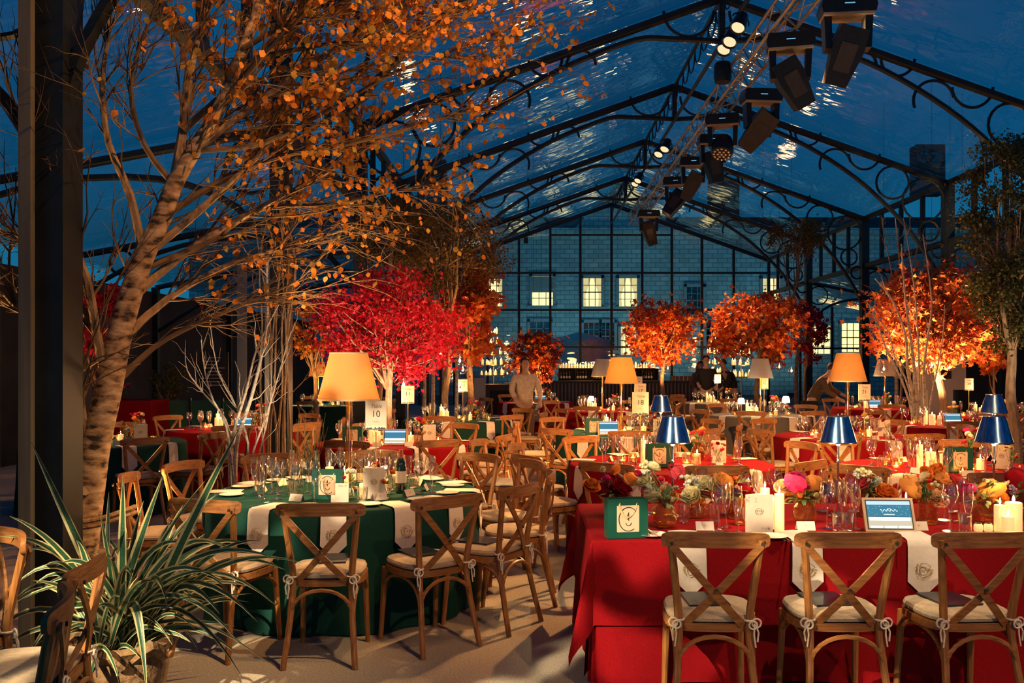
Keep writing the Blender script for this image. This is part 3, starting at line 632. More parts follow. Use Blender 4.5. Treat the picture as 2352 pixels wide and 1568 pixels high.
BBA = MB().lathe([(.001, 0), (.055, 0), (.056, .006), (.02, .014), (.001, .016)], 24).mesh('steel')
BFN = MB().lathe([(.001, .575), (.007, .58), (.007, .59), (.001, .597)], 10).mesh('steel')
BBULB = MB().lathe([(.001, .40), (.014, .42), (.016, .445), (.001, .46)], 10).mesh('bulb')
def blue_lamp(loc, label, sc=1.0):
    o = thing('blue_lamp', label, 'lamp', loc, R.uniform(0, 6), None, sc)
    put_mesh('base', BBA, o); put_mesh('stem', BST, o); sh = put_mesh('shade', BSH, o, (0, 0, .43)); put_mesh('shade_rim', BRIM, sh); put_mesh('finial', BFN, o); put_mesh('light_bulb', BBULB, o)
    bulb((0, 0, .44), 2.0, WARM, .02, o); return o
SCARD = MB().box(0, 0, 0, .145, .003, .2).mesh('paper')
SBAND = MB().box(0, -.002, -.085, .143, .0008, .028).mesh('linen')
_b = MB(); _r = random.Random(3)
for _i in range(16): _x = -.066 + _i * .0088; _h = _r.uniform(.006, .02); _b.box(_x, -.0028, -.098 + _h / 2, .0095, .0006, _h)
SHILL = _b.mesh('hill')
SLINE = MB(); SLINE.box(0, -.002, -.04, .05, .0006, .0018); SLINE.box(0, -.002, -.047, .035, .0006, .0014); SLINE = SLINE.mesh('crest')
SSTK = MB(); SSTK.tube([(0, 0, 0), (0, 0, .42)], .0035, 6); SSTK.lathe([(.001, 0), (.035, 0), (.035, .005), (.001, .007)], 14); SSTK.ring((0, 0, .435), .015, .003, 10); SSTK = SSTK.mesh('brass')
def sign(loc, num, where, rz=0, sc=1.0, z=.53):
    o = thing('table_sign', 'cream number card reading %s on a stick on %s' % (num, where), 'sign', loc, rz, None, sc)
    put_mesh('stand', SSTK, o); cd = put_mesh('card', SCARD, o, (0, -.006, z))
    put_mesh('picture_band', SBAND, cd); put_mesh('landscape', SHILL, cd); put_mesh('small_print', SLINE, cd)
    put_mesh('heading', text_mesh('Table', .034, 'crest', .35), cd, (0, -.0022, .062)); put_mesh('number', text_mesh(num, .062, 'ink'), cd, (0, -.0022, .008))
    return o
def bag_kit():
    w, h, dp = .21, .2, .075; b = MB()
    for T_ in (1,):
        b.prism([(-w / 2, 0), (w / 2, 0), (w / 2, h), (-w / 2, h)], -dp / 2, -dp / 2 + .001); b.prism([(-w / 2, 0), (w / 2, 0), (w / 2, h), (-w / 2, h)], dp / 2 - .001, dp / 2)
        for s in (-1, 1): b.add([(s * w / 2, -dp / 2, 0), (s * (w / 2), dp / 2, 0), (s * w / 2, dp / 2, h), (s * (w / 2 - .018), 0, h), (s * w / 2, -dp / 2, h), (s * (w / 2 - .008), 0, .06)], [(0, 5, 4), (5, 3, 4), (5, 1, 3), (1, 2, 3), (0, 1, 5)])
        b.box(0, 0, .002, w, dp, .004)
    pan = MB(); yf = -dp / 2 - .0012
    pan.prism([(x * .058, .1 + z * .067) for x, z in [(-1, -.95), (-.95, -1), (.95, -1), (1, -.95), (1, .95), (.95, 1), (-.95, 1), (-1, .95)]], yf, yf + .001)
    mk = MB(); y = yf - .0008
    mk.tube([(.002 + .05 * math.cos(a), y, .098 + .06 * math.sin(a)) for a in [rad(40 + i * 14) for i in range(20)]], .0022, 5)
    mk.tube([(-.03, y, .128), (-.024, y, .113), (-.013, y, .108), (-.003, y, .116), (.003, y, .131)], .002, 5); mk.tube([(.003, y, .132), (.003, y, .09)], .002, 5)
    mk.tube([(-.012, y, .079), (-.006, y, .068), (.003, y, .065), (.012, y, .069), (.017, y, .08)], .002, 5)
    hd = MB(); hd.band([(-.045, yf - .001, .178), (-.043, yf - .004, .15), (-.028, yf - .006, .12), (-.005, yf - .008, .105), (.02, yf - .006, .12), (.04, yf - .004, .15), (.045, yf - .001, .178)], (.6, 0, .8), .012, .001)
    return [('bag_body', b.mesh('bagpaper'), []), ('printed_panel', pan.mesh('cardpanel'), [('monogram', mk.mesh('ink'))]), ('ribbon_handle', hd.mesh('ribbon'), [])]
BAG = bag_kit()
def menu_kit():
    a = MB().box(0, 0, .1, .146, .0016, .2).mesh('paper')
    b = MB().box(0, 0, 0, .14, .0016, .2, T=Matrix.Translation((.0, 0, .1)) @ Matrix.Translation((-.073, 0, 0)) @ Matrix.Rotation(.5, 4, 'Z') @ Matrix.Translation((.073, 0, 0))).mesh('paper')
    fl_ = MB()
    for cx, cz, sx_ in ((-.05, .178, 1), (.045, .02, -1)):
        for i in range(7): fl_.ring((cx + R.uniform(-.02, .035) * sx_, -.0016, cz + R.uniform(-.016, .012)), R.uniform(.003, .006), .0005, 7, m=3)
    ln = MB(); [ln.box(0, -.0014, .075 - i * .006, .03 - i * .006, .0004, .0012) for i in range(2)]
    return [('cover', a, [('crest', CREST_M), ('lettering', CHM), ('floral_print', fl_.mesh('crest'))]), ('back_leaf', b, [])]
MENU = menu_kit()
def menu(loc, rz, label, group=None, sc=1):
    o = put(MENU, 'menu_card', label, 'menu card', loc, rz, group, sc)
    for p in o.children:
        for q in p.children:
            if q.name.startswith('crest'): q.location = (0, -.0018, .112)
            if q.name.startswith('lettering'): q.location = (0, -.0018, .114)
    return o
PLACE = MB(); PLACE.add([(-.048, -.022, 0), (.048, -.022, 0), (.048, 0, .045), (-.048, 0, .045), (.048, .022, 0), (-.048, .022, 0)], [(0, 1, 2, 3), (3, 2, 4, 5)]); PLACE = PLACE.mesh('paper', 20)
PMARK = MB().ring((0, -.0125, .026), .004, .0006, 8, m=3).mesh('crest')
PLK = [('card', PLACE, [('crest', PMARK)])]
PLATE = MB().lathe([(.001, .004), (.05, .004), (.06, .007), (.079, .013), (.08, .015), (.06, .010), (.05, .007), (.001, .007)], 28).mesh('porcelain', 60)
FORK = MB(); FORK.band([(0, -.09, .004), (0, .02, .003), (0, .045, .005)], (1, 0, 0), [.006, .004, .012], .002)
for _x in (-.006, -.002, .002, .006): FORK.tube([(_x, .045, .005), (_x, .085, .004)], .0011, 4)
FORK = FORK.mesh('steel')
KNIFE = MB().band([(0, -.1, .004), (0, 0, .004), (0, .01, .004), (.002, .08, .004), (.004, .11, .004)], (1, 0, 0), [.008, .007, .011, .012, .002], .002).mesh('steel')
SALT = [('pot', MB().lathe([(.001, 0), (.017, 0), (.02, .01), (.019, .03), (.014, .036), (.001, .036)], 14).mesh('wax'), []), ('lid', MB().lathe([(.001, .037), (.015, .037), (.015, .041), (.001, .042)], 14).mesh('steel'), [])]
WBOT = [('bottle_body', MB().lathe([(.001, .001), (.036, .001), (.037, .01), (.037, .18), (.03, .21), (.015, .235), (.0135, .29), (.001, .29)], 14).mesh('bottle'), []), ('label_band', MB().lathe([(.0375, .07), (.0375, .15)], 14).mesh('paper'), []), ('foil', MB().lathe([(.016, .24), (.0142, .295), (.001, .296)], 12).mesh('foil'), [])]
# ------------------------------------------------------------------ flowers
def petal(b, a, tilt, L, w, r0, z0, curl, k=0):
    ca, sa = math.cos(a), math.sin(a); rows = []
    for i, (t, wk) in enumerate(((0, .5), (.4, 1), (.75, 1.02), (1, .55))):
        el = tilt + curl * t; rr = r0 + L * t * math.cos(el); zz = z0 + L * t * math.sin(el)
        for s, lift in ((-1, .12), (0, -.06), (1, .12)):
            ww = s * w * wk; rows.append((rr * ca - ww * sa - lift * w * ca * abs(s), rr * sa + ww * ca - lift * w * sa * abs(s), zz))
    b.add(rows, [(i * 3 + j, i * 3 + j + 1, i * 3 + j + 4, i * 3 + j + 3) for i in range(3) for j in range(2)], k)
def bloom(kind):
    b = MB(); q = random.Random(hash(kind) % 97 if False else len(kind))
    if kind == 'rose': lay = [(6, -.15, .62, .4, .0, -.16, .35), (5, .25, .62, .42, .0, -.12, .3), (5, .65, .6, .38, .0, -.12, .2), (5, .95, .58, .32, .0, -.1, .15), (4, 1.2, .52, .24, .0, -.06, .1), (3, 1.4, .46, .16, 0, -.02, .0)]
    elif kind == 'ranunculus': lay = [(8, -.2, .6, .34, .0, -.16, .5), (7, .1, .6, .34, .0, -.1, .5), (7, .4, .56, .3, 0, -.08, .5), (6, .75, .5, .26, 0, -.05, .5), (5, 1.05, .42, .2, 0, 0, .5), (4, 1.3, .34, .14, 0, .04, .4)]
    elif kind == 'tulip': lay = [(3, .95, .95, .44, .05, -.3, .5), (3, 1.1, .9, .42, .03, -.3, .35)]
    else: lay = []; [lay.append((5, .3 + .1 * i, .26, .15, .0, 0, .4)) for i in range(2)]
    for n, tl, L, w, r0, z0, cu in lay:
        a0 = q.uniform(0, 6)
        if kind == 'spray':
            for q_ in range(7):
                aa = 2.4 * q_; b2 = MB()
                for i in range(n): petal(b2, a0 + 2 * PI * i / n, tl, L, w, r0, z0, cu)
                rr_ = .36 * math.sqrt(q_ / 3.0) if q_ else 0; b.add([(x + rr_ * math.cos(aa), y + rr_ * math.sin(aa), z - .25 * rr_ + q.uniform(-.05, .05)) for x, y, z in b2.v], b2.f)
            continue
        for i in range(n): petal(b, a0 + 2 * PI * i / n + q.uniform(-.12, .12), tl + q.uniform(-.12, .12), L * q.uniform(.92, 1.06), w, r0, z0, cu)
    return b
BLB = {k: bloom(k) for k in ('rose', 'ranunculus', 'tulip', 'spray')}
BLM = {}
def bloom_mesh(kind, col):
    if (kind, col) not in BLM: BLM[(kind, col)] = BLB[kind].mesh(FLOW[col], 22)
    return BLM[(kind, col)]
def flower(pos, diam, kind, col, root, label, group=None, lean=None):
    o = thing('flower', label, 'flower', root, 0, group)
    rp = Vector(pos) - Vector(root); d_ = diam / 2 / .62
    b = put_mesh('bloom', bloom_mesh(kind, col), o, rp, 0, d_); l = lean or (R.uniform(.3, 1.0), R.uniform(-.5, .5)); b.rotation_euler = (l[0], l[1], R.uniform(0, 6))
    mid = rp * .55 + Vector((rp.x * -.15, rp.y * -.15, .01))
    MB().tube([(0, 0, 0), mid, rp - Vector((0, 0, diam * .15))], .0022, 5).build('stem', 'leaf_green', o)
    return o
def leaf_shape(b, pos, dirv, up, L, w, k=0, bend=.15):
    d_ = Vector(dirv).normalized(); s = d_.cross(Vector(up)); s = s.normalized() if s.length > 1e-4 else d_.orthogonal().normalized(); n = s.cross(d_)
    p = Vector(pos); c1 = p + d_ * L * .35 + n * L * bend * .5; c2 = p + d_ * L * .7 + n * L * bend * .4; tp = p + d_ * L
    b.add([p, c1 + s * w * .5, c1, c1 - s * w * .5, c2 + s * w * .38, c2, c2 - s * w * .38, tp], [(0, 2, 1), (0, 3, 2), (1, 2, 5, 4), (2, 3, 6, 5), (4, 5, 7), (5, 6, 7)], k)
def greens(root, mouth_z, n, L, spread, m='leaf_green', parent=None, name='foliage'):
    b = MB()
    for i in range(n):
        a = R.uniform(0, 2 * PI); el = R.uniform(.1, 1.3); dv = Vector((math.cos(a) * math.cos(el), math.sin(a) * math.cos(el), math.sin(el)))
        q = Vector((0, 0, mouth_z)) + dv * R.uniform(.0, spread); leaf_shape(b, q, dv + Vector((0, 0, R.uniform(-.6, .2))), (0, 0, 1), L * R.uniform(.6, 1.2), L * .35)
    return stuff(b.build(name, m, parent, smooth=60))
COLS = ['crimson', 'orange', 'apricot', 'cream', 'white', 'pink', 'magenta', 'peach']
def posy(loc, label, n=7, sc=1.0, kit=VASE, mouth=.14, L=None):
    o = thing('flower_arrangement', label, 'flowers', loc, R.uniform(0, 6), None, sc)
    put_mesh('vase', kit, o); greens(loc, mouth, 16, .05, .07, parent=o)
    for i in range(n):
        a = 2 * PI * i / n + R.uniform(-.4, .4); r = R.uniform(.02, .09); q = (r * math.cos(a), r * math.sin(a), mouth + R.uniform(.03, .13))
        b = put_mesh('bloom', bloom_mesh(R.choice(['rose', 'ranunculus', 'rose', 'spray']), R.choice(COLS)), o, q, 0, R.uniform(.03, .06)); b.rotation_euler = (R.uniform(-.6, .6), R.uniform(-.6, .6), R.uniform(0, 6))
        MB().tube([(0, 0, mouth * .4), q], .002, 4).build('stem', 'leaf_green', o)
    return o
# ------------------------------------------------------------------ round tables
TZ = .75
def cloth_round(r, seed, zb=.012, k=11, amp=.032):
    q = random.Random(seed); n = 88; rows = []; ph = q.uniform(0, 6); ph2 = q.uniform(0, 6)
    prof = [(0.001, 0, 0), (r * .5, 0, 0), (r * .9, 0, 0), (r * .975, -.001, 0), (r * .995, -.008, .02), (r * 1.003, -.025, .05)] + [(r * (1.006 + .03 * t), -.03 - (TZ - .03 - zb) * t, t) for t in (.12, .25, .4, .55, .7, .85, 1)]
    vs = []
    for rr, dz, t in prof:
        for j in range(n):
            a = 2 * PI * j / n; w = amp * t * (math.cos(k * a + ph + .6 * math.sin(2 * a + ph2)) * .7 + .3 * math.cos((2 * k + 1) * a + ph2)); rr2 = rr + w if t else rr
            vs.append((rr2 * math.cos(a), rr2 * math.sin(a), TZ + dz))
    m = len(prof); fs = [(i * n + j, i * n + (j + 1) % n, (i + 1) * n + (j + 1) % n, (i + 1) * n + j) for i in range(m - 1) for j in range(n)]
    return MB().add(vs, fs)
def side_of(a):
    k = int(round(math.degrees(a) / 22.5)) % 16
    return ['curtain side', 'curtain-gable side', 'curtain-gable corner', 'gable-curtain side', 'gable side', 'gable-birch side', 'birch-gable corner', 'birch-gable side', 'birch side', 'birch-plant side', 'birch-plant corner', 'plant-birch side', 'plant side', 'plant-curtain side', 'plant-curtain corner', 'curtain-plant side'][k]
def place_round(c_, r, col, desc, angs, lvl, glasses=0, seed=1, boff=0):
    """lvl 2: full detail, 1: middle distance, 0: far"""
    cx, cy = c_
    t = cloth_round(r, seed).build('tablecloth', col, None, (cx, cy, 0), 60); tag(t, '%s' % desc[0], 'tablecloth')
    for a in angs:
        a = rad(a); ca, sa = math.cos(a), math.sin(a); rr = r + .27 + R.uniform(-.01, .05)
        sec = side_of(a)
        if lvl < 2 and blocked(cx + rr * ca, cy + rr * sa, c_): continue
        OCC.append((cx + rr * ca, cy + rr * sa))
        put(CHAIR if lvl > 0 else CHAIR_FAR, 'cross_back_chair', 'wooden cross-back chair at %s, %s' % (desc[1], sec), 'chair', (cx + rr * ca, cy + rr * sa, 0), a + PI / 2 + R.uniform(-.12, .12), 'chairs at ' + desc[1])
        o = put(NAP, 'napkin', 'cream napkin hanging from %s, %s' % (desc[1], sec), 'napkin', (cx + r * ca, cy + r * sa, TZ), a, 'napkins on ' + desc[1])
        if lvl == 2:
            cst = put_mesh('crest', CREST_N, o, (.0375, 0, -.14), PI / 2); lt = put_mesh('lettering', CHN, cst, (0, -.001, .002))
            cst.rotation_euler = (0, .3, PI / 2)
        if lvl > 0:
            put(PLACE if lvl < 2 else PLK, 'place_card', 'folded cream place card on %s, %s' % (desc[1], sec), 'place card', (cx + (r - .36) * ca, cy + (r - .36) * sa, TZ + .002), a + PI / 2, 'place cards on ' + desc[1])
            for da, me, nm, cat in ((-.16, FORK, 'fork', 'fork'), (.17, KNIFE, 'knife', 'knife')):
                if lvl == 2: put(me, nm, 'silver %s laid on %s, %s' % (nm, desc[1], sec), cat, (cx + (r - .14) * math.cos(a + da), cy + (r - .14) * math.sin(a + da), TZ + .002), a + PI / 2, nm + 's on ' + desc[1])
            if lvl == 2: put(PLATE, 'side_plate', 'small cream side plate on %s, %s' % (desc[1], sec), 'plate', (cx + (r - .16) * math.cos(a + .27), cy + (r - .16) * math.sin(a + .27), TZ + .001), 0, 'side plates on ' + desc[1])
    QUEUE.append((cx, cy, r, desc, lvl, glasses)); return t
QUEUE = []; OCC = [(-.04, 16.4), (4.37, 22.3), (5.2, 23), (5.46, 17.6), (4.5, 24), (8.28, 18.5), (-1.92, 12.6), (-1, 16), (-1.35, 15.4), (-2.4, 14.2), (5.15, 9.6), (5.5, 21.6), (7.6, 16.6), (6.38, 14.9), (8.4, 20.8), (-2.23, 9.2), (-1.93, 4.35), (-2.95, 5.9), (9.15, 19), (-2.95, 9.3)]
TABC = []
def blocked(x, y, own):
    return any((x - u) ** 2 + (y - v) ** 2 < .295 for u, v in OCC) or any((x - u) ** 2 + (y - v) ** 2 < (q + .48) ** 2 for u, v, q in TABC if (u, v) != own)
FOOT = {'menu_card': .12, 'gift_bag': .15, 'table_lamp': .1, 'table_sign': .06, 'tablet': .19, 'flower_arrangement': .11, 'pillar_candle': .055, 'place_card': .07, 'blue_lamp': .08, 'globe_lamp': .08, 'wine_bottle': .06, 'info_card': .08, 'tealight': .05}
def serve_glasses():
  tk = [(o.location.x, o.location.y, FOOT[o.name.split('.')[0]]) for o in COL.objects if o.parent is None and o.name.split('.')[0] in FOOT]
  for cx, cy, r, desc, lvl, glasses in QUEUE:
    near = [(x - cx, y - cy, q) for x, y, q in tk if (x - cx) ** 2 + (y - cy) ** 2 < 1.3]
    def free(x, y): return all((x - u) ** 2 + (y - v) ** 2 > (q + .045) ** 2 for u, v, q in near)
    if glasses:
        if lvl == 0:
            b = MB()
            for i in range(glasses):
                for _ in range(40):
                    a = R.uniform(0, 2 * PI); q = r * R.uniform(.3, .68)
                    if free(q * math.cos(a), q * math.sin(a)): break
                else: continue
                src = R.choice([WINE, FLUTE, WINE, TUMB])
                ox, oy = q * math.cos(a), q * math.sin(a)
                b.add([(v.co.x + ox, v.co.y + oy, v.co.z + TZ + .001) for v in src.vertices], [tuple(p.vertices) for p in src.polygons])
            o = b.build('glassware', 'glass', None, (cx, cy, 0), 60); tag(o, 'clustered clear drinking glasses standing on ' + desc[1], 'glassware'); stuff(o)
        else:
            spots = []
            for i in range(glasses):
                for _ in range(60):
                    a = R.uniform(0, 2 * PI); q = r * R.uniform(.3, .7); x, y = q * math.cos(a), q * math.sin(a)
                    if all((x - u) ** 2 + (y - v) ** 2 > .0078 for u, v in spots) and free(x, y): spots.append((x, y)); break
            for i, (x, y) in enumerate(spots):
                me, nm = ((WINE, 'wine glass'), (FLUTE, 'champagne flute'), (WINE, 'wine glass'), (TUMB, 'water tumbler'))[i % 4]
                put(me, nm.replace(' ', '_'), 'clear %s on %s, %s' % (nm, desc[1], side_of(math.atan2(y, x))), 'glass', (cx + x, cy + y, TZ + .001), 0, nm + ' set on ' + desc[1])
def candles_at(cx, cy, desc, lst):
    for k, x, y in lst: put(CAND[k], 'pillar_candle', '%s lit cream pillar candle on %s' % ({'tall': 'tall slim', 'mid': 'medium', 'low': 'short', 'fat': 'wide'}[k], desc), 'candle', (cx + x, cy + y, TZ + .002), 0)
# ------------------------------------------------------------------ tables
TEAL = [('holder', MB().lathe([(.001, .002), (.026, .002), (.03, .01), (.032, .055), (.03, .055), (.027, .012), (.001, .008)], 12).mesh('amberglass', 60), []), ('flame', MB().lathe([(.001, .014), (.02, .014), (.02, .02), (.006, .022), (.006, .032), (.0005, .05)], 8).mesh('flame', 60), [])]
TABC.extend([(-1.27, 6.4, .92), (1.2, 5.2, .8), (2.4, 5.2, .8)])
D10 = 'the round green table'
place_round((-1.27, 6.4), .92, 'green', ('dark green floor-length cloth on the round table with the tall glowing lamp', D10), [-83, -56, -31, -3, 27, 54, 92, 127, 156, 187, -112], 2, 52, 4)
lamp((-1.25, 6.42, TZ + .002), 'tall glowing cream lamp on the round green table', True, 1.0, 60)
sign((-1.03, 6.25, TZ + .002), '10', D10)
put(BAG, 'gift_bag', 'small green gift bag with tan panel on the round green table', 'bag', (-1.30, 5.98, TZ + .002), .05, None, .95)
menu((-1.0, 5.98, TZ + .002), -.08, 'cream crested menu card standing on the round green table with the tall glowing lamp')
o = thing('info_card', 'small cream card headed Table 10 on the round green table', 'card', (-1.18, 5.83, TZ + .002), .04)
cd = MB().box(0, 0, .06, .085, .0016, .12).build('card', 'paper', o); put_mesh('heading', text_mesh('Table 10', .016, 'crest', .3), cd, (0, -.0012, .103))
o.rotation_euler[0] = -.08
w10 = thing('wine_bottle', 'dark wine bottle among the glasses on the round green table with the tall glowing lamp', 'bottle', (-.86, 6.25, TZ + .002))
for pn, me, _ in WBOT: put_mesh(pn, me, w10)
candles_at(-1.27, 6.4, D10, [('mid', .02, -.14), ('low', .19, -.34), ('mid', .13, .2), ('low', .3, -.18), ('low', -.1, -.36), ('mid', -.15, .18)])
for x, y, w in ((-1.62, 6.55, 'beside the wine glasses'), (-.92, 6.0, 'beside the menu card'), (-1.12, 6.62, 'behind the tall lamp'), (-1.16, 6.02, 'between bag and menu card')): posy((x, y, TZ + .002), 'small posy on the round green table, ' + w, 4, .75, SMALLV, .11)
TB = [  # centre, r, colour, (cloth label, place), angles, level, glasses, number, sign offset
 ((-1.5, 10.2), .86, 'red', ('bright red cloth on the round table before the crimson maple', 'the red table before the crimson maple'), [-100, -62, -25, 15, 60, 110, 150, -140], 1, 20, '11', (.16, .1)),
 ((-1.1, 14.3), .85, 'darkgreen', ('dark green cloth on the round table under the trees', 'the dark table under the trees'), [-95, -50, -10, 40, 95, 150, -140], 0, 20, '12', (.1, 0)),
 ((1.28, 8.15), .9, 'red', ('deep red cloth on the round table behind the flowers', 'the red table behind the flowers'), [-118, -84, -50, -14, 22, 70, 120, 165, 205], 1, 26, '18', (-.28, -.1)),
 ((1.25, 11.6), .88, 'green', ('green cloth on the round table with the cream lamp', 'the green table with cream lamp'), [-130, -95, -55, -15, 30, 80, 130, 175], 1, 24, '17', (.17, -.15)),
 ((3.9, 11.1), .88, 'red', ('red cloth on the round table with the amber lamp', 'the red table with amber lamp'), [-150, -112, -75, -40, 0, 50, 120, 165], 1, 24, '21', (.16, -.1)),
 ((3.55, 7.7), .9, 'red', ('red cloth on the table behind the mirrored blue lamps', 'the red table behind blue lamps'), [-140, -100, -62, -20, 60, 110, 150], 1, 26, None, None),
 ((6.0, 13.2), .86, 'red', ('dark red cloth on the table in front of the pale bare birch', 'the table by the pale birch'), [-150, -105, -65, -25, 40, 110], 0, 18, None, None),
 ((7.7, 15.2), .86, 'red', ('bright red cloth on the round table by the loudspeaker', 'the red table by the loudspeaker'), [-150, -105, -60, -20, 40, 110], 0, 18, '28', (-.35, 0)),
 ((4.0, 15.6), .86, 'greycloth', ('grey cloth on the round table under the dotted lamp', 'the grey table with dotted lamp'), [-150, -110, -70, -30, 40, 110], 0, 18, '22', (.1, .2)),
 ((6.9, 18.0), .86, 'red', ('dim red cloth on the table under the plain white lamp', 'the table with the white lamp'), [-150, -100, -50, 30, 110], 0, 16, None, None),
 ((1.4, 17.2), .86, 'red', ('red cloth on the table under the unlit mauve lamp', 'the table with the mauve lamp'), [-150, -105, -60, -10, 60, 130], 0, 16, '16', (.7, 0)),
 ((.2, 20.6), .86, 'red', ('red cloth on the far table in front of the shelf bar', 'the far table before the shelves'), [-140, -90, -40, 30, 120], 0, 18, '15', (-.1, 0)),
 ((4.3, 20.6), .86, 'greycloth', ('grey cloth on the far table near the dark suited men', 'the grey table before the bar'), [-140, -90, -40, 30, 120], 0, 18, '24', (-1.0 * 0, 0)),
 ((-3.95, 12.4), .88, 'red', ('deep red cloth on the table behind the pale bare sapling', 'the red table behind the sapling'), [-118, -75, -35, 10, 60, 100, 150, -155], 1, 18, None, None),
 ((-4.75, 10.3), .86, 'green', ('green cloth on the table beside the thick birch trunk', 'the green table beside the trunk'), [-50, -15, 22, 60, 110], 1, 10, None, None),
 ((-4.2, 19.4), .86, 'darkgreen', ('dark cloth on the far table under the small amber lamp', 'the dark table beyond the post'), [-140, -95, -50, -5, 50, 120], 0, 18, None, None),
 ((8.6, 10.9), .86, 'red', ('red cloth on the table by the dark ivy tree', 'the red table by the ivy tree'), [-150, -110, -60, 60, 140], 0, 16, None, None),
]
for a_ in TB: TABC.append((a_[0][0], a_[0][1], a_[1]))
for i, (c_, r, col, desc, an, lv, gl, num, so) in enumerate(TB):
    place_round(c_, r, col, desc, an, lv, gl, 11 + i)
    cx, cy = c_
    if num: sign((cx + so[0], cy + so[1], TZ + .002), num, desc[1])
    candles_at(cx, cy, desc[1], [('fat', -.2, -.12), ('mid', -.13, -.2), ('low', .22, -.1), ('tall', -.24, .0)])
    posy((cx + .28, cy + .2, TZ + .002), 'mixed flowers in an amber vase on ' + desc[1], 8, 1.15)
    posy((cx + .36, cy - .32, TZ + .002), 'small posy in clear glass on ' + desc[1], 5, .9, SMALLV, .11)
    if lv: menu((cx + .42, cy - .05, TZ + .002), R.uniform(-.3, .3), 'cream crested menu card standing on ' + desc[1])
    for tx, ty in ((-.06, -.38), (.12, -.16), (-.42, .05), (-.3, .28), (.02, .3), (.5, .12)): put(TEAL, 'tealight', 'small added lit tealight in amber glass on ' + desc[1], 'tealight', (cx + tx, cy + ty, TZ + .002), 0, 'tealights on ' + desc[1])  # tealights added to warm and brighten the tabletops
    bulb((cx - .1, cy - .1, TZ + .46), 13.0, (1, .52, .2), .06)  # added point light standing in for this table's candle flames
for (x, y), rz, w in (((1.12, 7.78), .1, 'the red table behind the flowers'), ((.83, 11.3), 0, 'the green table with cream lamp'), ((3.5, 7.42), .05, 'the red table behind blue lamps'), ((-1.88, 9.88), 0, 'the red table before the crimson maple')): put(BAG, 'gift_bag', 'small green gift bag with tan panel on ' + w, 'bag', (x, y, TZ + .002), rz)
lamp((1.2, 11.62, TZ + .002), 'tall glowing cream lamp on the green table numbered 17', True, 1.0, 50)
lamp((3.95, 11.25, TZ + .002), 'tall glowing amber lamp on the red table numbered 21', True, 1.05, 30)
lamp((-4.45, 19.5, TZ + .002), 'small glowing amber lamp on the far table beyond the dark post', True, .95, 30)
lamp((1.43, 17.3, TZ + .002), 'unlit mauve lamp standing behind the glowing lamp of table 17', False)
lamp((4.0, 15.65, TZ + .002), 'unlit lamp with light spots on its shade on the grey table', False)
lamp((7.05, 18.0, TZ + .002), 'plain white unlit lamp near the pale bare birch', False)
def globe_lamp(p, w, sc=1):
    o = thing('globe_lamp', 'small glowing white cordless lamp ' + w, 'lamp', p, 0, None, sc)
    MB().lathe([(.001, 0), (.05, 0), (.05, .01), (.008, .014), (.008, .2), (.001, .2)], 14).build('stem', 'brass', o); MB().lathe([(.001, .3), (.04, .295), (.055, .26), (.06, .2), (.001, .2)], 16).build('shade', emat('opal', (1, .8, .5), 5), o)
    bulb((0, 0, .34), 3, COOLW, .05, o)
globe_lamp((3.6, 15.35, TZ + .002), 'beside the unlit dotted lamp'); globe_lamp((4.35, 15.35, TZ + .002), 'on the grey table beyond the dotted lamp', 1.1); globe_lamp((1.2, 17.0, TZ + .002), 'on the table under the mauve lamp', .9)
# red box-pleated side table in the left aisle
cb = MB(); cb.prism([(-.42, 0), (.42, 0), (.40, 1.03), (-.40, 1.03)], -.4, .4); o = cb.build('draped_buffet', 'red', None, (-6.5, 15.2, 0)); tag(o, 'bright red draped square stand behind the birch trunk', 'draped stand')
posy((-6.6, 14.95, 1.032), 'white and red flowers in a vase on the red draped stand', 9, 1.2)
def tablet(loc, label, rz=0, sc=1.0, rich=False):
    o = thing('tablet', label, 'tablet', loc, rz, None, sc); T = Matrix.Translation((0, 0, .005)) @ Matrix.Rotation(-.42, 4, 'X')
    MB().box(0, 0, 0, .262, .012, .182, T=T @ Matrix.Translation((0, 0, .09))).build('case', 'tan', o)
    sc_ = MB().box(0, 0, 0, .236, .002, .158, T=T @ Matrix.Translation((0, -.007, .09))).build('bezel', 'black', o)
    def blk(n, x, z, w, h, m, dy=-.0085): MB().box(0, 0, 0, w, .0006, h, T=T @ Matrix.Translation((x, dy, .09 + z))).build(n, m, sc_)
    blk('screen_header', 0, .062, .224, .02, 'screen_blue'); blk('screen_banner', 0, .019, .224, .062, 'screen_teal'); blk('screen_field', 0, -.024, .21, .018, 'screen_white', -.0092); blk('screen_body', 0, -.044, .224, .06, 'screen_sand')
    for x in (-.072, 0, .072): blk('screen_button', x, -.067, .064, .011, 'screen_white', -.0092)
    if rich:
        b = MB(); b.tube([T @ Vector((-.045 + .09 * i / 24, -.0092, .112 + .006 * math.sin(i * 1.3))) for i in range(25)], .0009, 4); b.ring((0, 0, 0), .011, .0007, 12, m=4)
        q = random.Random(5)
        for _ in range(46): p = T @ Vector((q.uniform(-.108, .108), -.0092, q.uniform(.082, .136))); b.box(p.x, p.y, p.z, .0014, .0006, .0014)
        b.v = [tuple((T @ Vector((0, -.0092, .112)) + Vector(v)) if i in range(25 * 4, 25 * 4 + 52) else v) for i, v in enumerate(b.v)]
        b.build('screen_writing', 'screen_white', sc_); blk('screen_caption', 0, .0, .055, .004, 'screen_white', -.0092)
    MB().prism([(-.06, 0), (.06, 0), (.04, .12), (-.04, .12)], 0, .003, T=Matrix.Translation((0, .115, 0)) @ Matrix.Rotation(.35, 4, 'X')).build('stand', 'black', o)
    return o
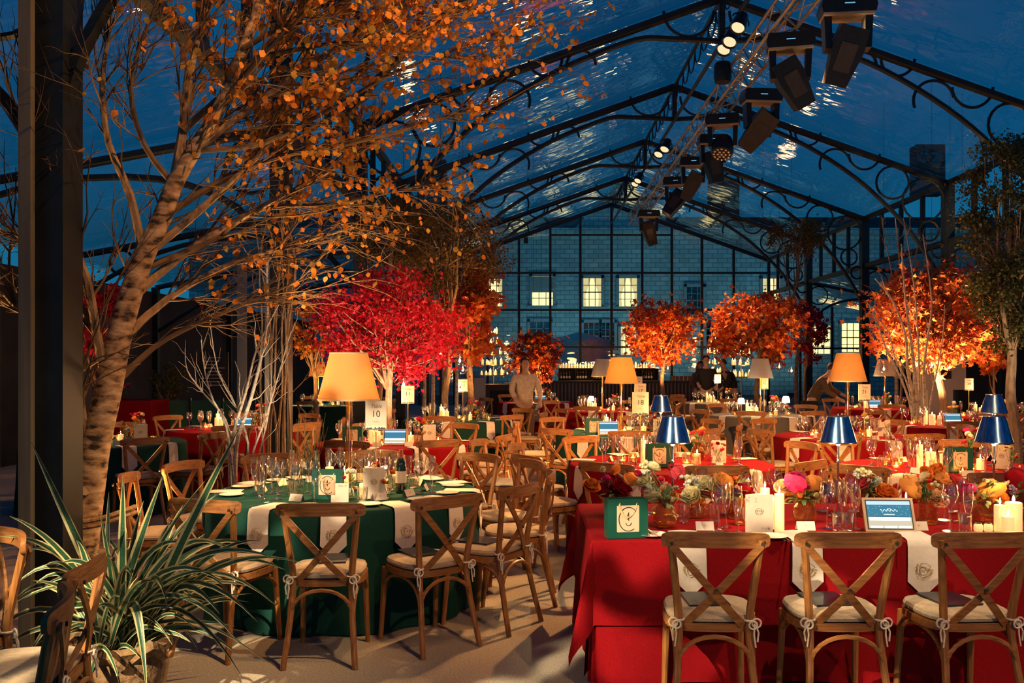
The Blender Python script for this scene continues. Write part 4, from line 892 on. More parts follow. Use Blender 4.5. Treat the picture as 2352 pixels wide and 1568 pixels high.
for (x, y), w in (((1.0, 11.15), 'on the green table numbered 17'), ((6.05, 12.95), 'on the dark red table by the pale birch'), ((6.75, 17.7), 'on the table under the plain white lamp'), ((.3, 20.2), 'on the far table in front of the shelf bar'), ((-3.75, 12.05), 'on the red table behind the pale sapling'), ((-1.42, 9.82), 'on the red table numbered 11')): tablet((x, y, TZ + .002), 'small lit tablet ' + w, 0)
# ------------------------------------------------------------------ the long red table in the foreground
X0, X1, Y0, Y1 = .34, 3.55, 4.6, 5.78
DR = 'the long red table'
def long_cloth(h, corner, wob, inset, zt):
    b = MB(); x0, x1, y0, y1 = X0 + inset, X1 - inset, Y0 + inset, Y1 - inset
    b.add(*grid(lambda u, v: (x0 + (x1 - x0) * u, y0 + (y1 - y0) * v, zt), 20, 8))
    cs = [0, .006, .02, .04] + [h * t for t in (.15, .3, .45, .6, .75, .9, 1)]
    def side(fn, n):
        vs = []
        for s in cs:
            for i in range(n + 1):
                t = i / n; out = min(s, .018) + wob * (s / h) * (math.sin(t * n * .55) * .5 + math.sin(t * n * .23 + 1) * .5) + .02 * s / h
                x, y, nx, ny = fn(t); vs.append((x + nx * out, y + ny * out, zt - max(0, s - .012)))
        b.add(vs, [(j * (n + 1) + i, j * (n + 1) + i + 1, (j + 1) * (n + 1) + i + 1, (j + 1) * (n + 1) + i) for j in range(len(cs) - 1) for i in range(n)])
    side(lambda t: (x0 + (x1 - x0) * t, y0, 0, -1), 60); side(lambda t: (x0, y1 + (y0 - y1) * t, -1, 0), 26); side(lambda t: (x1 + (x0 - x1) * t, y1, 0, 1), 60); side(lambda t: (x1, y0 + (y1 - y0) * t, 1, 0), 26)
    for cx, cy, sx_, sy_ in ((x0, y0, -1, -1), (x0, y1, -1, 1), (x1, y1, 1, 1), (x1, y0, 1, -1)):
        vs = []; nt_ = 18
        for s in cs:
            for i in range(nt_ + 1):
                th = PI / 2 * i / nt_; ext = 1 / max(math.cos(th), math.sin(th)); rr = s * (1 + (ext - 1) * corner)
                f = s / h; out = min(s, .018) + f * (.02 + .15 * corner * math.sin(2 * th) ** 2 - .05 * corner * math.sin(4 * th) ** 2) + wob * f * .3 * math.sin(th * 9)
                vs.append((cx + sx_ * math.cos(th) * out, cy + sy_ * math.sin(th) * out, max(.012, zt - max(0, rr - .012))))
        b.add(vs, [(j * (nt_ + 1) + i, j * (nt_ + 1) + i + 1, (j + 1) * (nt_ + 1) + i + 1, (j + 1) * (nt_ + 1) + i) for j in range(len(cs) - 1) for i in range(nt_)])
    return b
ov = long_cloth(.43, 1.0, .012, 0, TZ).build('table_overlay', 'red', None, None, 50); tag(ov, 'bright red overlay cloth with pointed corners on the long front table', 'tablecloth')
us = long_cloth(.72, 0, .035, .012, TZ - .004).build('table_skirt', 'red', None, None, 50); tag(us, 'dark red floor-length under cloth below the bright red overlay', 'tablecloth')
for x, rz, w in ((.86, -.06, 'beside the green gift bag'), (1.44, .0, 'in front of the lit tablet'), (2.03, .07, 'in front of the three pillar candles')):
    put(CHAIR, 'cross_back_chair', 'wooden cross-back chair at the long red table ' + w, 'chair', (x, 4.335, 0), rz, 'chairs at the long red table')
    o = put(BOOK, 'programme', 'dark navy programme lying on the chair ' + w, 'programme', (x - .01, 4.375, .508), rz + .1, 'programmes on the chairs at the long red table')
for x, w in ((.82, 'over the edge beside the gift bag'), (1.40, 'over the edge in front of the tablet'), (1.98, 'over the edge beside the blank place card')):
    o = put(NAP, 'napkin', 'cream crested napkin on the long red table, ' + w + '', 'napkin', (x, Y0 - .012, TZ), -PI / 2 + R.uniform(-.06, .06), 'napkins on the long red table')
    cst = put_mesh('crest', CREST_N, o, (.0375, 0, -.14)); put_mesh('lettering', CHN, cst, (0, -.001, .002)); cst.rotation_euler = (0, .35, PI / 2)
put(BAG, 'gift_bag', 'green gift bag with tan panel on the corner of the long red table', 'bag', P(1438, 1235, 4.66) - Vector((0, 0, P(1438, 1235, 4.66).z - TZ - .002)), .16, None, 1.0)
tablet((1.905, 4.78, TZ + .002), 'tan-cased tablet with teal screen standing on the long red table', -.06, 1.0, True)
menu((1.215, 4.78, TZ + .002), .03, 'cream crested menu card standing open on the long red table')
def onR(px, py): g = G(px, py, TZ); return Vector((g.x, g.y, TZ + .002))
for px, w in ((1618, 'beside the gold vase'), (1850, 'in front of the wide amber vase'), (2108, 'beside the tablet')): put(PLK, 'place_card', 'folded cream place card on the long red table, ' + w, 'place card', onR(px, 1217), 0)
for px, py, w in ((1498, 1232, 'beside the gift bag'), (1774, 1236, 'below the menu card')): put(PLATE, 'side_plate', 'small cream side plate on the long red table, ' + w, 'plate', onR(px, py), 0)
for px, py, me, nm, w in ((1500, 1232, KNIFE, 'knife', 'on the plate beside the gift bag'), (1786, 1236, FORK, 'fork', 'below the candles'), (1796, 1236, FORK, 'fork', 'below the candles'), (2046, 1236, KNIFE, 'knife', 'near the tablet'), (1806, 1240, KNIFE, 'knife', 'below the menu card')):
    o = put(me, nm, 'silver %s on the long red table %s' % (nm, w), nm, onR(px, py), .15);
    if 'plate' in w: o.location.z += .014
for px, w in ((2247, 'standing beside the candle'), (2270, 'beside the first pot')): put(SALT, 'salt_pot', 'small cream condiment pot with steel lid ' + w, 'pot', onR(px, 1221), 0, 'condiment pots on the long red table', 1.15)
for px, py, k, w in ((1790, 1222, 'tall', 'beside the menu card'), (1757, 1205, 'tall', 'behind the menu card'), (1776, 1214, 'mid', 'between menu card and tall candle'), (2297, 1221, 'mid', 'beside the condiment pots'), (2328, 1219, 'fat', 'behind the short candle'), (2315, 1226, 'low', 'in front of the wide candle'), (2081, 1205, 'mid', 'behind the blank place card'), (1700, 1180, 'low', 'behind the crimson flower')):
    put(CAND[k], 'pillar_candle', 'lit cream pillar candle on the long red table, ' + w, 'candle', onR(px, py), 0)
    if k in ('tall', 'fat'): bulb(onR(px, py) + Vector((0, 0, .235)), 2.2, AMBER, .012)  # point light stands in for the candle flame
gl = [(1652, 1220, WINE), (1668, 1213, FLUTE), (1694, 1224, FLUTE), (1640, 1200, TUMB), (1900, 1215, WINE), (1917, 1205, WINE), (1935, 1212, FLUTE), (1952, 1200, WINE), (1965, 1216, FLUTE), (1925, 1222, TUMB), (2182, 1221, WINE), (2224, 1223, FLUTE), (2205, 1200, WINE), (2216, 1224, TUMB), (2235, 1190, FLUTE), (1572, 1200, TUMB), (1715, 1190, WINE), (1745, 1180, WINE), (1730, 1168, FLUTE), (1602, 1190, SMALLV), (1612, 1170, WINE), (1780, 1172, WINE), (1890, 1175, FLUTE), (1960, 1175, WINE), (2060, 1190, WINE), (2085, 1180, FLUTE), (2190, 1178, TUMB), (2340, 1190, WINE), (1480, 1185, WINE), (1495, 1178, FLUTE), (1450, 1178, WINE), (1400, 1180, TUMB), (1700, 1205, TUMB), (1668, 1180, TUMB), (1946, 1222, TUMB), (2170, 1195, WINE)]
for px, py, me in gl:
    nm = {id(WINE): 'wine glass', id(FLUTE): 'champagne flute', id(TUMB): 'water tumbler', id(SMALLV): 'bud vase'}[id(me)]
    ref = min(((1438, 'gift bag'), (1527, 'gold waisted vase'), (1618, 'first place card'), (1744, 'menu card'), (1848, 'middle place card'), (1935, 'middle blue lamp'), (2025, 'tablet'), (2130, 'wide amber jar'), (2258, 'condiment pots'), (2315, 'pillar candles')), key=lambda q: abs(q[0] - px))[1]
    put(me, nm.replace(' ', '_'), 'clear %s on the long red table near the %s' % (nm, ref), 'vase' if me is SMALLV else 'glass', onR(px, py), 0, nm + ' set on the long red table', 1.12 if me is WINE else 1.0)
for px, w in ((1545, 'behind the gift bag'), (1925, 'behind the tablet glasses'), (2283, 'behind the big orange rose')): blue_lamp(Vector(((px - HX) * 5.28 / FPX, 5.28, TZ + .002)), 'mirrored blue-shaded lamp on the long red table, ' + w)
for px, d, w in ((1518, 8.6, 'on the red table numbered 18'), (2283, 7.9, 'on the red table behind it')): blue_lamp(Vector(((px - HX) * d / FPX, d, TZ + .002)), 'mirrored blue-shaded lamp ' + w, 1.0 if d > 8 else 1.06)
vases = {'a': (1420, 1190, JARV, 'behind the green gift bag'), 'b': (1527, 1210, VASE, 'in the gold waisted vase'), 'c': (1600, 1188, JARV, 'behind the first place card'), 'd': (1690, 1190, JARV, 'behind the menu card'), 'e': (1848, 1203, VASE, 'in the amber vase beside the candles'), 'f': (1995, 1185, JARV, 'behind the tablet'),
         'g': (2130, 1203, JARV, 'in the wide amber jar near the tablet'), 'h': (2262, 1205, VASE, 'in the amber vase behind the pots'), 'i': (2345, 1192, JARV, 'behind the pillar candles')}
VP_ = {}; SPR = {}
for k, (px, py, me, w) in vases.items():
    p = onR(px, py); VP_[k] = p; o = put(me, 'flower_vase', 'textured amber glass flower vase, flowers %s' % w, 'vase', p, 0, None, 1.12 if me is VASE else 1.0)
    gr = MB()
    for i in range(46):
        a = R.uniform(0, 2 * PI); el = R.uniform(-.1, 1.2); dv = Vector((math.cos(a) * math.cos(el), math.sin(a) * math.cos(el), math.sin(el))); q = Vector((0, 0, .13)) + dv * R.uniform(.01, .08)
        leaf_shape(gr, q, dv + Vector((0, 0, R.uniform(-.7, .1))), (0, 0, 1), R.uniform(.04, .085), R.uniform(.016, .03))
    fo = thing('filler_sprigs', 'leafy sprigs with little flowers in the arrangement ' + w, 'sprigs', p); stuff(gr.build('leaves', 'leaf_green' if k in 'aegi' else 'sage', fo, smooth=60)); SPR[k] = fo
FL = [('a', 1359, 1116, 30, 'ranunculus', 'orange'), ('a', 1382, 1128, 28, 'rose', 'dark red'), ('a', 1424, 1122, 36, 'rose', 'crimson'), ('a', 1411, 1082, 20, 'tulip', 'orange'), ('a', 1393, 1098, 14, 'rose', 'magenta'), ('a', 1387, 1106, 18, 'spray', 'peach'), ('a', 1383, 1078, 12, 'tulip', 'cream'), ('a', 1424, 1092, 14, 'spray', 'cream'),
      ('b', 1453, 1104, 26, 'tulip', 'orange'), ('b', 1475, 1104, 30, 'ranunculus', 'cream'), ('b', 1500, 1074, 26, 'ranunculus', 'cream'), ('b', 1480, 1068, 18, 'spray', 'cream'), ('b', 1484, 1090, 18, 'spray', 'white'), ('b', 1502, 1138, 30, 'rose', 'cream'), ('b', 1488, 1125, 18, 'spray', 'cream'), ('b', 1548, 1146, 22, 'tulip', 'orange'), ('b', 1535, 1118, 18, 'spray', 'peach'), ('b', 1518, 1100, 12, 'rose', 'pink'), ('b', 1468, 1088, 14, 'tulip', 'crimson'),
      ('c', 1558, 1086, 34, 'tulip', 'pink'), ('c', 1590, 1106, 24, 'spray', 'white'), ('c', 1575, 1096, 18, 'spray', 'white'), ('c', 1587, 1138, 34, 'ranunculus', 'cream'), ('c', 1617, 1131, 32, 'rose', 'pink'), ('c', 1623, 1110, 30, 'ranunculus', 'cream'), ('c', 1600, 1118, 20, 'rose', 'white'), ('d', 1660, 1110, 40, 'ranunculus', 'apricot'), ('d', 1645, 1112, 26, 'rose', 'cream'), ('d', 1706, 1130, 40, 'ranunculus', 'crimson'), ('d', 1680, 1106, 22, 'spray', 'orange'),
      ('e', 1797, 1118, 28, 'ranunculus', 'peach'), ('e', 1828, 1108, 36, 'rose', 'magenta'), ('e', 1845, 1107, 18, 'spray', 'cream'), ('e', 1866, 1111, 32, 'ranunculus', 'apricot'), ('e', 1886, 1126, 28, 'rose', 'crimson'), ('e', 1873, 1141, 15, 'rose', 'cream'), ('e', 1838, 1138, 12, 'tulip', 'orange'), ('e', 1910, 1114, 16, 'spray', 'pink'),
      ('f', 1975, 1115, 34, 'rose', 'pink'), ('f', 1997, 1106, 26, 'rose', 'white'), ('f', 2012, 1115, 22, 'tulip', 'cream'), ('f', 2033, 1136, 40, 'rose', 'orange'), ('f', 2056, 1121, 14, 'tulip', 'crimson'), ('f', 1985, 1085, 22, 'spray', 'cream'), ('f', 1968, 1092, 16, 'spray', 'white'),
      ('g', 2093, 1118, 40, 'rose', 'apricot'), ('g', 2152, 1081, 30, 'ranunculus', 'orange'), ('g', 2127, 1086, 24, 'ranunculus', 'orange'), ('g', 2124, 1095, 20, 'rose', 'cream'), ('g', 2160, 1100, 38, 'ranunculus', 'apricot'), ('g', 2103, 1122, 18, 'rose', 'cream'), ('g', 2145, 1115, 16, 'spray', 'cream'), ('g', 2142, 1127, 16, 'rose', 'cream'), ('g', 2155, 1146, 30, 'rose', 'peach'), ('g', 2188, 1098, 16, 'rose', 'pink'),
      ('h', 2226, 1125, 24, 'rose', 'magenta'), ('h', 2275, 1131, 46, 'rose', 'apricot'), ('h', 2300, 1144, 26, 'rose', 'orange'), ('h', 2275, 1110, 26, 'spray', 'cream'), ('h', 2304, 1115, 20, 'spray', 'cream'), ('h', 2244, 1120, 16, 'spray', 'peach'),
      ('i', 2340, 1102, 42, 'rose', 'crimson'), ('i', 2326, 1121, 14, 'spray', 'lilac'), ('i', 2330, 1134, 14, 'spray', 'lilac'), ('i', 2350, 1120, 22, 'rose', 'orange')]
for k, px, py, w, kind, col in FL:
    d = VP_[k].y + R.uniform(-.06, .05); flower(P(px, py, d), w * d / FPX * 1.62, kind, col, VP_[k] + Vector((0, 0, .11)), '%s %s bloom %s' % (col, {'spray': 'small clustered', 'tulip': 'cupped', 'rose': 'full rose', 'ranunculus': 'many-petalled'}[kind], vases[k][3]))
FILL = {'a': ('crimson', 'orange', 'dark red'), 'b': ('cream', 'white', 'peach'), 'c': ('white', 'cream', 'pink'), 'd': ('cream', 'apricot', 'peach'), 'e': ('cream', 'peach', 'magenta'), 'f': ('white', 'cream', 'orange'), 'g': ('cream', 'apricot', 'orange'), 'h': ('cream', 'peach', 'apricot'), 'i': ('crimson', 'lilac', 'orange')}
for k, cc in FILL.items():
    for i in range(7):
        a = 2 * PI * i / 7 + R.uniform(-.3, .3); q = Vector((.085 * math.cos(a) * R.uniform(.6, 1.15), .05 * math.sin(a), R.uniform(.15, .235)))
        bl_ = put_mesh('bloom', bloom_mesh(R.choice(['spray', 'rose', 'spray', 'ranunculus']), cc[i % 3]), SPR[k], q, 0, R.uniform(.026, .042)); bl_.rotation_euler = (R.uniform(.2, .9), R.uniform(-.5, .5), R.uniform(0, 6))
        MB().tube([(0, 0, .1), q * .6 + Vector((0, 0, .05)), q], .0018, 4).build('stem', 'leaf_green', SPR[k])
# ------------------------------------------------------------------ loose chairs
for px, py, rz, w in ((178, 1290, 1.75, 'in front of the variegated plant'), (95, 1385, 1.95, 'with a scuffed rail, below the variegated plant'), (-8, 1240, 2.4, 'lit amber beside the slatted post')):
    s = (py - HY) / (CAMZ - .88); d = FPX / s; put(CHAIR, 'cross_back_chair', 'wooden cross-back chair turned sideways ' + w, 'chair', ((px - HX) / s - .22, d, 0), rz, 'chairs at the unseen near table')
for x, y, rz in ((-.2, 11.6, 2.4), (-.25, 8.9, -1.9), (.1, 13.3, -1.5), (.35, 14.9, 2.0), (-.1, 10.2, 1.3)):
    if blocked(x, y, None): continue
    OCC.append((x, y))
    put(CHAIR, 'cross_back_chair', 'wooden cross-back chair standing loose in the central aisle', 'chair', (x, y, 0), rz, 'loose chairs in the central aisle')
for a, w in ((-83, 0), (-56, 1), (-31, 2)):
    a = rad(a); put(BOOK, 'programme', 'dark navy programme on the chair at %s, %s' % (D10, side_of(a)), 'programme', (-1.27 + 1.13 * math.cos(a), 6.4 + 1.13 * math.sin(a), .509), a + PI / 2, 'programmes on chairs at ' + D10)
serve_glasses()
# ------------------------------------------------------------------ trees
def maple_leaf(b, p, n, s, k=0):
    n = Vector(n).normalized(); u = n.orthogonal().normalized(); u.rotate(Matrix.Rotation(R.uniform(0, 6.28), 3, n)); v = n.cross(u); p = Vector(p); pts = []
    for i, r in enumerate((1, .42, .85, .38, .6, .15, .6, .38, .85, .42)):
        a = 2 * PI * i / 10; pts.append(p + (u * math.cos(a) + v * math.sin(a)) * r * s + n * (.18 * s * r * r))
    b.add(pts, [(9, 0, 1), (1, 2, 3), (3, 4, 5), (5, 6, 7), (7, 8, 9), (1, 3, 5, 7, 9)], k)
def small_leaf(b, p, n, s, k=0):
    n = Vector(n).normalized(); u = n.orthogonal().normalized(); u.rotate(Matrix.Rotation(R.uniform(0, 6.28), 3, n)); v = n.cross(u); p = Vector(p)
    b.add([p, p + u * s * .5 + v * s * .42, p + u * s * 1.15 + n * s * .2, p + u * s * .5 - v * s * .42], [(0, 1, 2), (0, 2, 3)], k)
def rvec(): 
    while 1:
        v = Vector((R.uniform(-1, 1), R.uniform(-1, 1), R.uniform(-1, 1)))
        if .01 < v.length < 1: return v
def wander(a, b, n, amp):
    a, b = Vector(a), Vector(b); L = (b - a).length; out = [a]
    for i in range(1, n): out.append(a.lerp(b, i / n) + rvec() * amp * L)
    return out + [b]
def tree(name, label, base, cpx, rpx, d, lm, n, ls, tr, cat='tree', leaf=maple_leaf, clumps=34, bark='bark', uplight=0, ucol=AMBER, depth=None, hollow=.35, lobes=None, upos=(-.35, -1.35)):
    c_ = P(*cpx, d); rx, rz = rpx[0] * d / FPX, rpx[1] * d / FPX; ry = depth or rx * .85
    bx, by = base if base else (c_.x, d); o = thing(name, label, cat, (bx, by, 0)); B = Vector((bx, by, 0)); cl = c_ - B
    top = cl - Vector((0, 0, rz * .35)); tp = wander((0, 0, 0), top, 6, .025)
    MB().tube(smooth_path(tp, 3), [tr * (1.15 - .55 * i / 18) for i in range(19)], 8).build('trunk', bark, o)
    tw = MB(); cs = []
    for i in range(clumps):
        v = rvec(); v = v.normalized() * (hollow + (1 - hollow) * v.length); q = cl + Vector((v.x * rx, v.y * ry, v.z * rz)); cs.append(q)
    if lobes:
        cs = []
        for i in range(clumps):
            lx, ly = lobes[i % len(lobes)]; v = rvec(); cs.append(P(lx + v.x * 26, ly + v.z * 20, d) + Vector((0, v.y * ry * .75, 0)) - B)
    for i, q in enumerate(cs):
        st = tp[R.choice([4, 5, 6, 6])]
        if i < 9: MB().tube(smooth_path(wander(st, q, 3, .08), 2), [tr * .5 * (1 - .8 * j / 6) for j in range(7)], 6).build('branch', bark, o)
        else: tw.tube(wander(st.lerp(q, .3), q, 3, .08), [tr * .16, tr * .12, tr * .08, .003], 4)
    stuff(tw.build('twigs', bark, o))
    lf = MB(); sp = min(rx, ry, rz) * .21
    for i in range(n):
        q = R.choice(cs); g_ = .6 + 1.0 * ((q.x * 7.3 + q.z * 3.1) % 1); q = q + Vector((R.gauss(0, sp) * g_, R.gauss(0, sp), R.gauss(0, sp * .8)))
        leaf(lf, q, rvec() + Vector((0, -.5, .4)), ls * R.uniform(.7, 1.3))
    stuff(lf.build('foliage', lm, o, smooth=0))
    if uplight:
        u = thing('uplight', 'small black floor uplight for the ' + ' '.join(label.split()[:8]), 'uplight', (bx + upos[0], by + upos[1], 0))
        MB().lathe([(.001, .0), (.06, .0), (.06, .01), (.012, .015), (.012, .06), (.05, .06), (.065, .16), (.06, .16), (.045, .08), (.001, .08)], 12).build('can', 'blackmetal', u)
        spot((bx + upos[0], by + upos[1], .2), c_ + Vector((0, -.1, -rz * .2)), uplight, 58, .7, ucol, .05)
    return o
tree('crimson_maple', 'crimson japanese maple with bright red leaves behind the glowing lamp of table 10', (-1.92, 12.6), (890, 752), (150, 112), 12.6, 'leaf_crimson', 9500, .036, .06, uplight=330, ucol=(1, .66, .4), clumps=88, upos=(.55, -1.1), lobes=[(795, 722), (768, 705), (845, 655), (860, 690), (935, 660), (945, 700), (1000, 735), (1018, 765), (780, 775), (840, 745), (890, 735), (940, 755), (860, 800), (800, 800), (925, 825), (960, 845), (1005, 815), (980, 780), (900, 775), (820, 830)])
tree('orange_tree', 'tall orange and red leaved tree beside the crimson maple', (-1.0, 16.0), (1080, 720), (72, 105), 16, 'leaf_orange', 2600, .075, .07, uplight=520, upos=(.6, -1.1))
tree('copper_tree', 'broad brown-leaved tree above the orange tree', (-1.35, 15.4), (1030, 575), (130, 95), 15.5, 'leaf_brown', 9000, .04, .06, leaf=small_leaf, clumps=60, uplight=330, upos=(.8, -.9))
tree('copper_tree', 'dark brown-leaved tree under the left roof frames above the maple', (-2.4, 14.2), (900, 540), (110, 80), 14.2, 'leaf_brown', 5000, .04, .05, leaf=small_leaf, clumps=40)
tree('small_maple', 'small dark red maple in front of the shelf bar', (.25, 23.5), (1232, 822), (58, 52), 23.5, 'leaf_darkred', 1500, .085, .05, uplight=320)
tree('orange_maple', 'round orange maple standing before the gable beside the glowing lamp of table 17', (3.7, 24.8), (1524, 760), (82, 66), 24.8, 'leaf_orange', 2300, .09, .06, uplight=620)
tree('orange_maple', 'bright orange maple above the unlit dotted lamp', (5.5, 21.6), (1738, 752), (104, 74), 21.6, 'leaf_orange', 3200, .085, .06, uplight=1100, upos=(-.5, -1.5))
tree('red_maple', 'dark red maple half hidden behind the bright orange maple', (8.2, 27.0), (1850, 765), (42, 75), 27.0, 'leaf_crimson', 900, .09, .05)
tree('orange_maple', 'large orange maple glowing behind the pale bare birch', (7.6, 16.6), (2150, 728), (132, 105), 16.6, 'leaf_orange', 5200, .075, .075, uplight=1900, ucol=(1, .6, .28), clumps=72, upos=(-1.3, -.9), lobes=[(2045, 712), (2062, 745), (2095, 660), (2130, 645), (2165, 640), (2110, 700), (2150, 695), (2195, 680), (2235, 705), (2250, 745), (2200, 735), (2160, 745), (2105, 775), (2060, 795), (2150, 800), (2215, 790), (2255, 800), (2120, 815)])
tree('low_maple', 'low hanging orange maple branch by the dark curtain', (8.7, 17.0), (2283, 832), (26, 36), 16.9, 'leaf_orange', 420, .075, .03, clumps=10, uplight=90)
tree('ivy_tree', 'dark green ivy-leaved tree in front of the curtained wall', (5.15, 9.6), (2322, 540), (92, 270), 9.6, 'leaf_ivy', 15000, .032, .06, leaf=small_leaf, clumps=80, uplight=90, ucol=COOLW)
tree('ivy_column', 'brown ivy crown wrapped around the column beyond the orange maples', (7.2, 24.4), (1826, 545), (58, 44), 24.4, 'leaf_brown', 2600, .06, .05, leaf=small_leaf, clumps=24)
tree('amber_tree', 'yellow-orange leaved tree behind the dark post and small amber lamp', (-4.0, 17.6), (715, 770), (40, 80), 17.6, 'leaf_birch', 900, .07, .05, leaf=small_leaf, uplight=200, clumps=20)
tree('red_vine', 'dim red-leaved shrub behind the birch trunk', (-3.85, 8.2), (232, 745), (46, 105), 8.2, 'leaf_crimson', 420, .06, .04, clumps=16, uplight=40)
tree('ivy_shrub', 'dark ivy shrub standing in the aisle beside the glass screen', (-6.45, 16.6), (385, 888), (34, 58), 16.6, 'leaf_ivy', 1400, .05, .04, leaf=small_leaf, clumps=20, uplight=40, ucol=WARM)
# ------------------------------------------------------------------ the big birch
bt = thing('birch_tree', 'big birch with orange leaves spreading from the left beside the dining tables', 'tree', (0, 0, 0))
bp0 = P(182, 1417, 5.9); bt.location = (bp0.x, bp0.y, 0); BO = Vector((bp0.x, bp0.y, 0))
def bpath(px, d0, d1, n=3): m = len(px); return smooth_path([P(x, y, d0 + (d1 - d0) * i / (m - 1)) - BO for i, (x, y) in enumerate(px)], n)
trunk = bpath([(182, 1417), (188, 1260), (205, 1120), (222, 1010), (248, 900), (270, 790), (296, 690), (330, 590), (372, 500), (400, 425), (445, 345), (500, 255), (560, 110), (600, 0), (640, -90)], 5.9, 5.7)
MB().tube(trunk, [.108 * (1 - .80 * (i / (len(trunk) - 1)) ** 1.0) for i in range(len(trunk))], 12).build('trunk', 'birch', bt)
limbs = [([(205, 1090), (185, 950), (160, 820), (90, 740), (10, 690), (-60, 650)], 5.9, 5.3, .045), ([(250, 900), (225, 780), (200, 640), (150, 520), (110, 380), (80, 200), (60, 0)], 5.85, 5.2, .034), ([(330, 590), (300, 450), (250, 330), (235, 200), (250, 60), (240, -40)], 5.8, 5.4, .03),
         ([(400, 425), (420, 300), (435, 180), (460, 60), (470, -60)], 5.8, 5.9, .036), ([(296, 690), (400, 600), (520, 520), (650, 450), (780, 380), (900, 300)], 5.85, 6.6, .034), ([(270, 790), (380, 690), (520, 610), (680, 560), (820, 520)], 5.85, 6.9, .03),
         ([(330, 590), (450, 490), (560, 390), (660, 290), (760, 180), (850, 60)], 5.8, 6.2, .03), ([(445, 345), (560, 260), (680, 170), (800, 90), (920, 10)], 5.75, 5.9, .028), ([(500, 255), (600, 130), (700, 30), (760, -60)], 5.75, 5.4, .025),
         ([(372, 500), (500, 420), (640, 360), (800, 330), (960, 290), (1070, 250)], 5.8, 6.4, .026), ([(248, 900), (350, 800), (450, 745), (560, 700), (700, 640)], 5.9, 6.6, .024), ([(560, 110), (680, 40), (820, -40)], 5.7, 5.6, .02),
         ([(400, 425), (330, 330), (300, 200), (330, 80), (380, -30)], 5.8, 5.3, .022), ([(420, 300), (560, 170), (640, 60), (680, -60)], 5.8, 6.3, .024), ([(320, 620), (470, 560), (600, 480), (760, 470), (900, 440), (1000, 420)], 5.85, 7.0, .026),
         ([(445, 345), (600, 330), (760, 250), (900, 170), (1060, 110), (1180, 60)], 5.75, 6.3, .02), ([(225, 780), (150, 640), (60, 560), (-40, 520)], 5.8, 5.2, .022), ([(600, 130), (760, 100), (920, 90), (1060, 20)], 5.7, 5.9, .018)]
twb = MB(); leaves = []
def pxof(v): w = v + BO; return HX + w.x * FPX / w.y, HY - (w.z - CAMZ) * FPX / w.y
def twig(st, dv, L, r, lev):
    pts = [Vector(st)]; dd = Vector(dv).normalized(); n = 4 if lev else 5
    for i in range(n):
        dd = (dd + rvec() * .28 + Vector((.03, 0, -.02 if lev else .03))).normalized(); q_ = pts[-1] + dd * L / n; q_.z = min(q_.z, 3.85) if q_.x + BO.x < XL + .15 else q_.z; pts.append(q_)
    twb.tube(pts, [r * (1 - .8 * i / n) for i in range(n + 1)], 4, cap=False)
    if lev < 2:
        for q in range(4 if lev == 0 else 2):
            j = R.randint(1, n - 1); dvn = (pts[j + 1] - pts[j]).normalized() + rvec() * .75; twig(pts[j], dvn, L * R.uniform(.4, .7), r * .55, lev + 1)
    x, y = pxof(pts[-1])
    pr = min(1, max(.03, (x - 320) / 440)) * (1 if y < 470 else .45 if y < 640 else .10)
    for q in range(4):
        if R.random() < pr * .75: leaves.append(pts[R.randint(1, n)] + rvec() * .03)
for px, d0, d1, r in limbs:
    pts = bpath(px, d0, d1); N = len(pts)
    MB().tube(pts, [r * (1 - .78 * i / (N - 1)) for i in range(N)], 7).build('branch', 'bark' if r > .027 else 'twig', bt)
    for q in range(17):
        j = R.randint(3, N - 2); dv = (pts[j + 1] - pts[j]).normalized() + rvec() * .7; twig(pts[j], dv, R.uniform(.3, .85), r * .26, 0)
for q in range(26):
    j = R.randint(18, len(trunk) - 3); twig(trunk[j], (trunk[j + 1] - trunk[j]).normalized() + rvec() * 1.0, R.uniform(.4, .9), .008, 0)
stuff(twb.build('twigs', 'twig', bt, smooth=0))
R.shuffle(leaves)
def birch_leaf(b, p, s, fall=True):
    d_ = Vector((R.uniform(-.7, .7), R.uniform(-.5, .5), -1 if R.random() < .7 else R.uniform(-.3, .6))); leaf_shape(b, p, d_, rvec() + Vector((0, -.9, 0)), s, s * .78, 0, R.uniform(-.3, .3))
lm5 = []
for i, cc in enumerate([(.56, .18, .022), (.66, .25, .035), (.48, .14, .02), (.36, .24, .04), (.62, .21, .028)]):
    mm = leafmat('leaf_amber_%d' % i, [cc, tuple(x * 1.1 for x in cc)])
    for j in range(2): b = MB(); birch_leaf(b, (0, 0, 0), .05); lm5.append(b.mesh(mm, 0))
for p in leaves[:300]: o = put_mesh('leaf', R.choice(lm5), bt, p, R.uniform(0, 6), R.uniform(.7, 1.25))
b = MB()
for p in leaves[300:4200]: birch_leaf(b, p, .05 * R.uniform(.6, 1.25))
stuff(b.build('foliage', 'leaf_birch', bt, smooth=0))
stb = MB(); 
for z, a in ((.75, .4), (.78, .9), (1.05, 2.0)): stb.tube([(.0, 0, z), (.16 * math.cos(a), -.16 * math.sin(a), z + .05)], .028, 8)
stb.build('cut_stub', 'bark', bt)
rp = thing('tie_rope', 'thick brown rope looped around the birch trunk and slatted post', 'rope', (-2.85, 5.75, .62))
for dz in (0, .035): MB().tube(smooth_path([(-.16, .12, dz), (-.2, -.1, dz + .02), (-.02, -.13, dz), (.2, -.12, .02 + dz), (.36, -.05, .07 + dz), (.3, .2, .05 + dz)], 4), .016, 7).build('strand', 'rope', rp)
MB().tube(smooth_path([(-.18, -.08, 0), (-.2, -.12, -.2), (-.16, -.12, -.42), (-.19, -.1, -.56)], 4), .014, 7).build('tail', 'rope', rp)
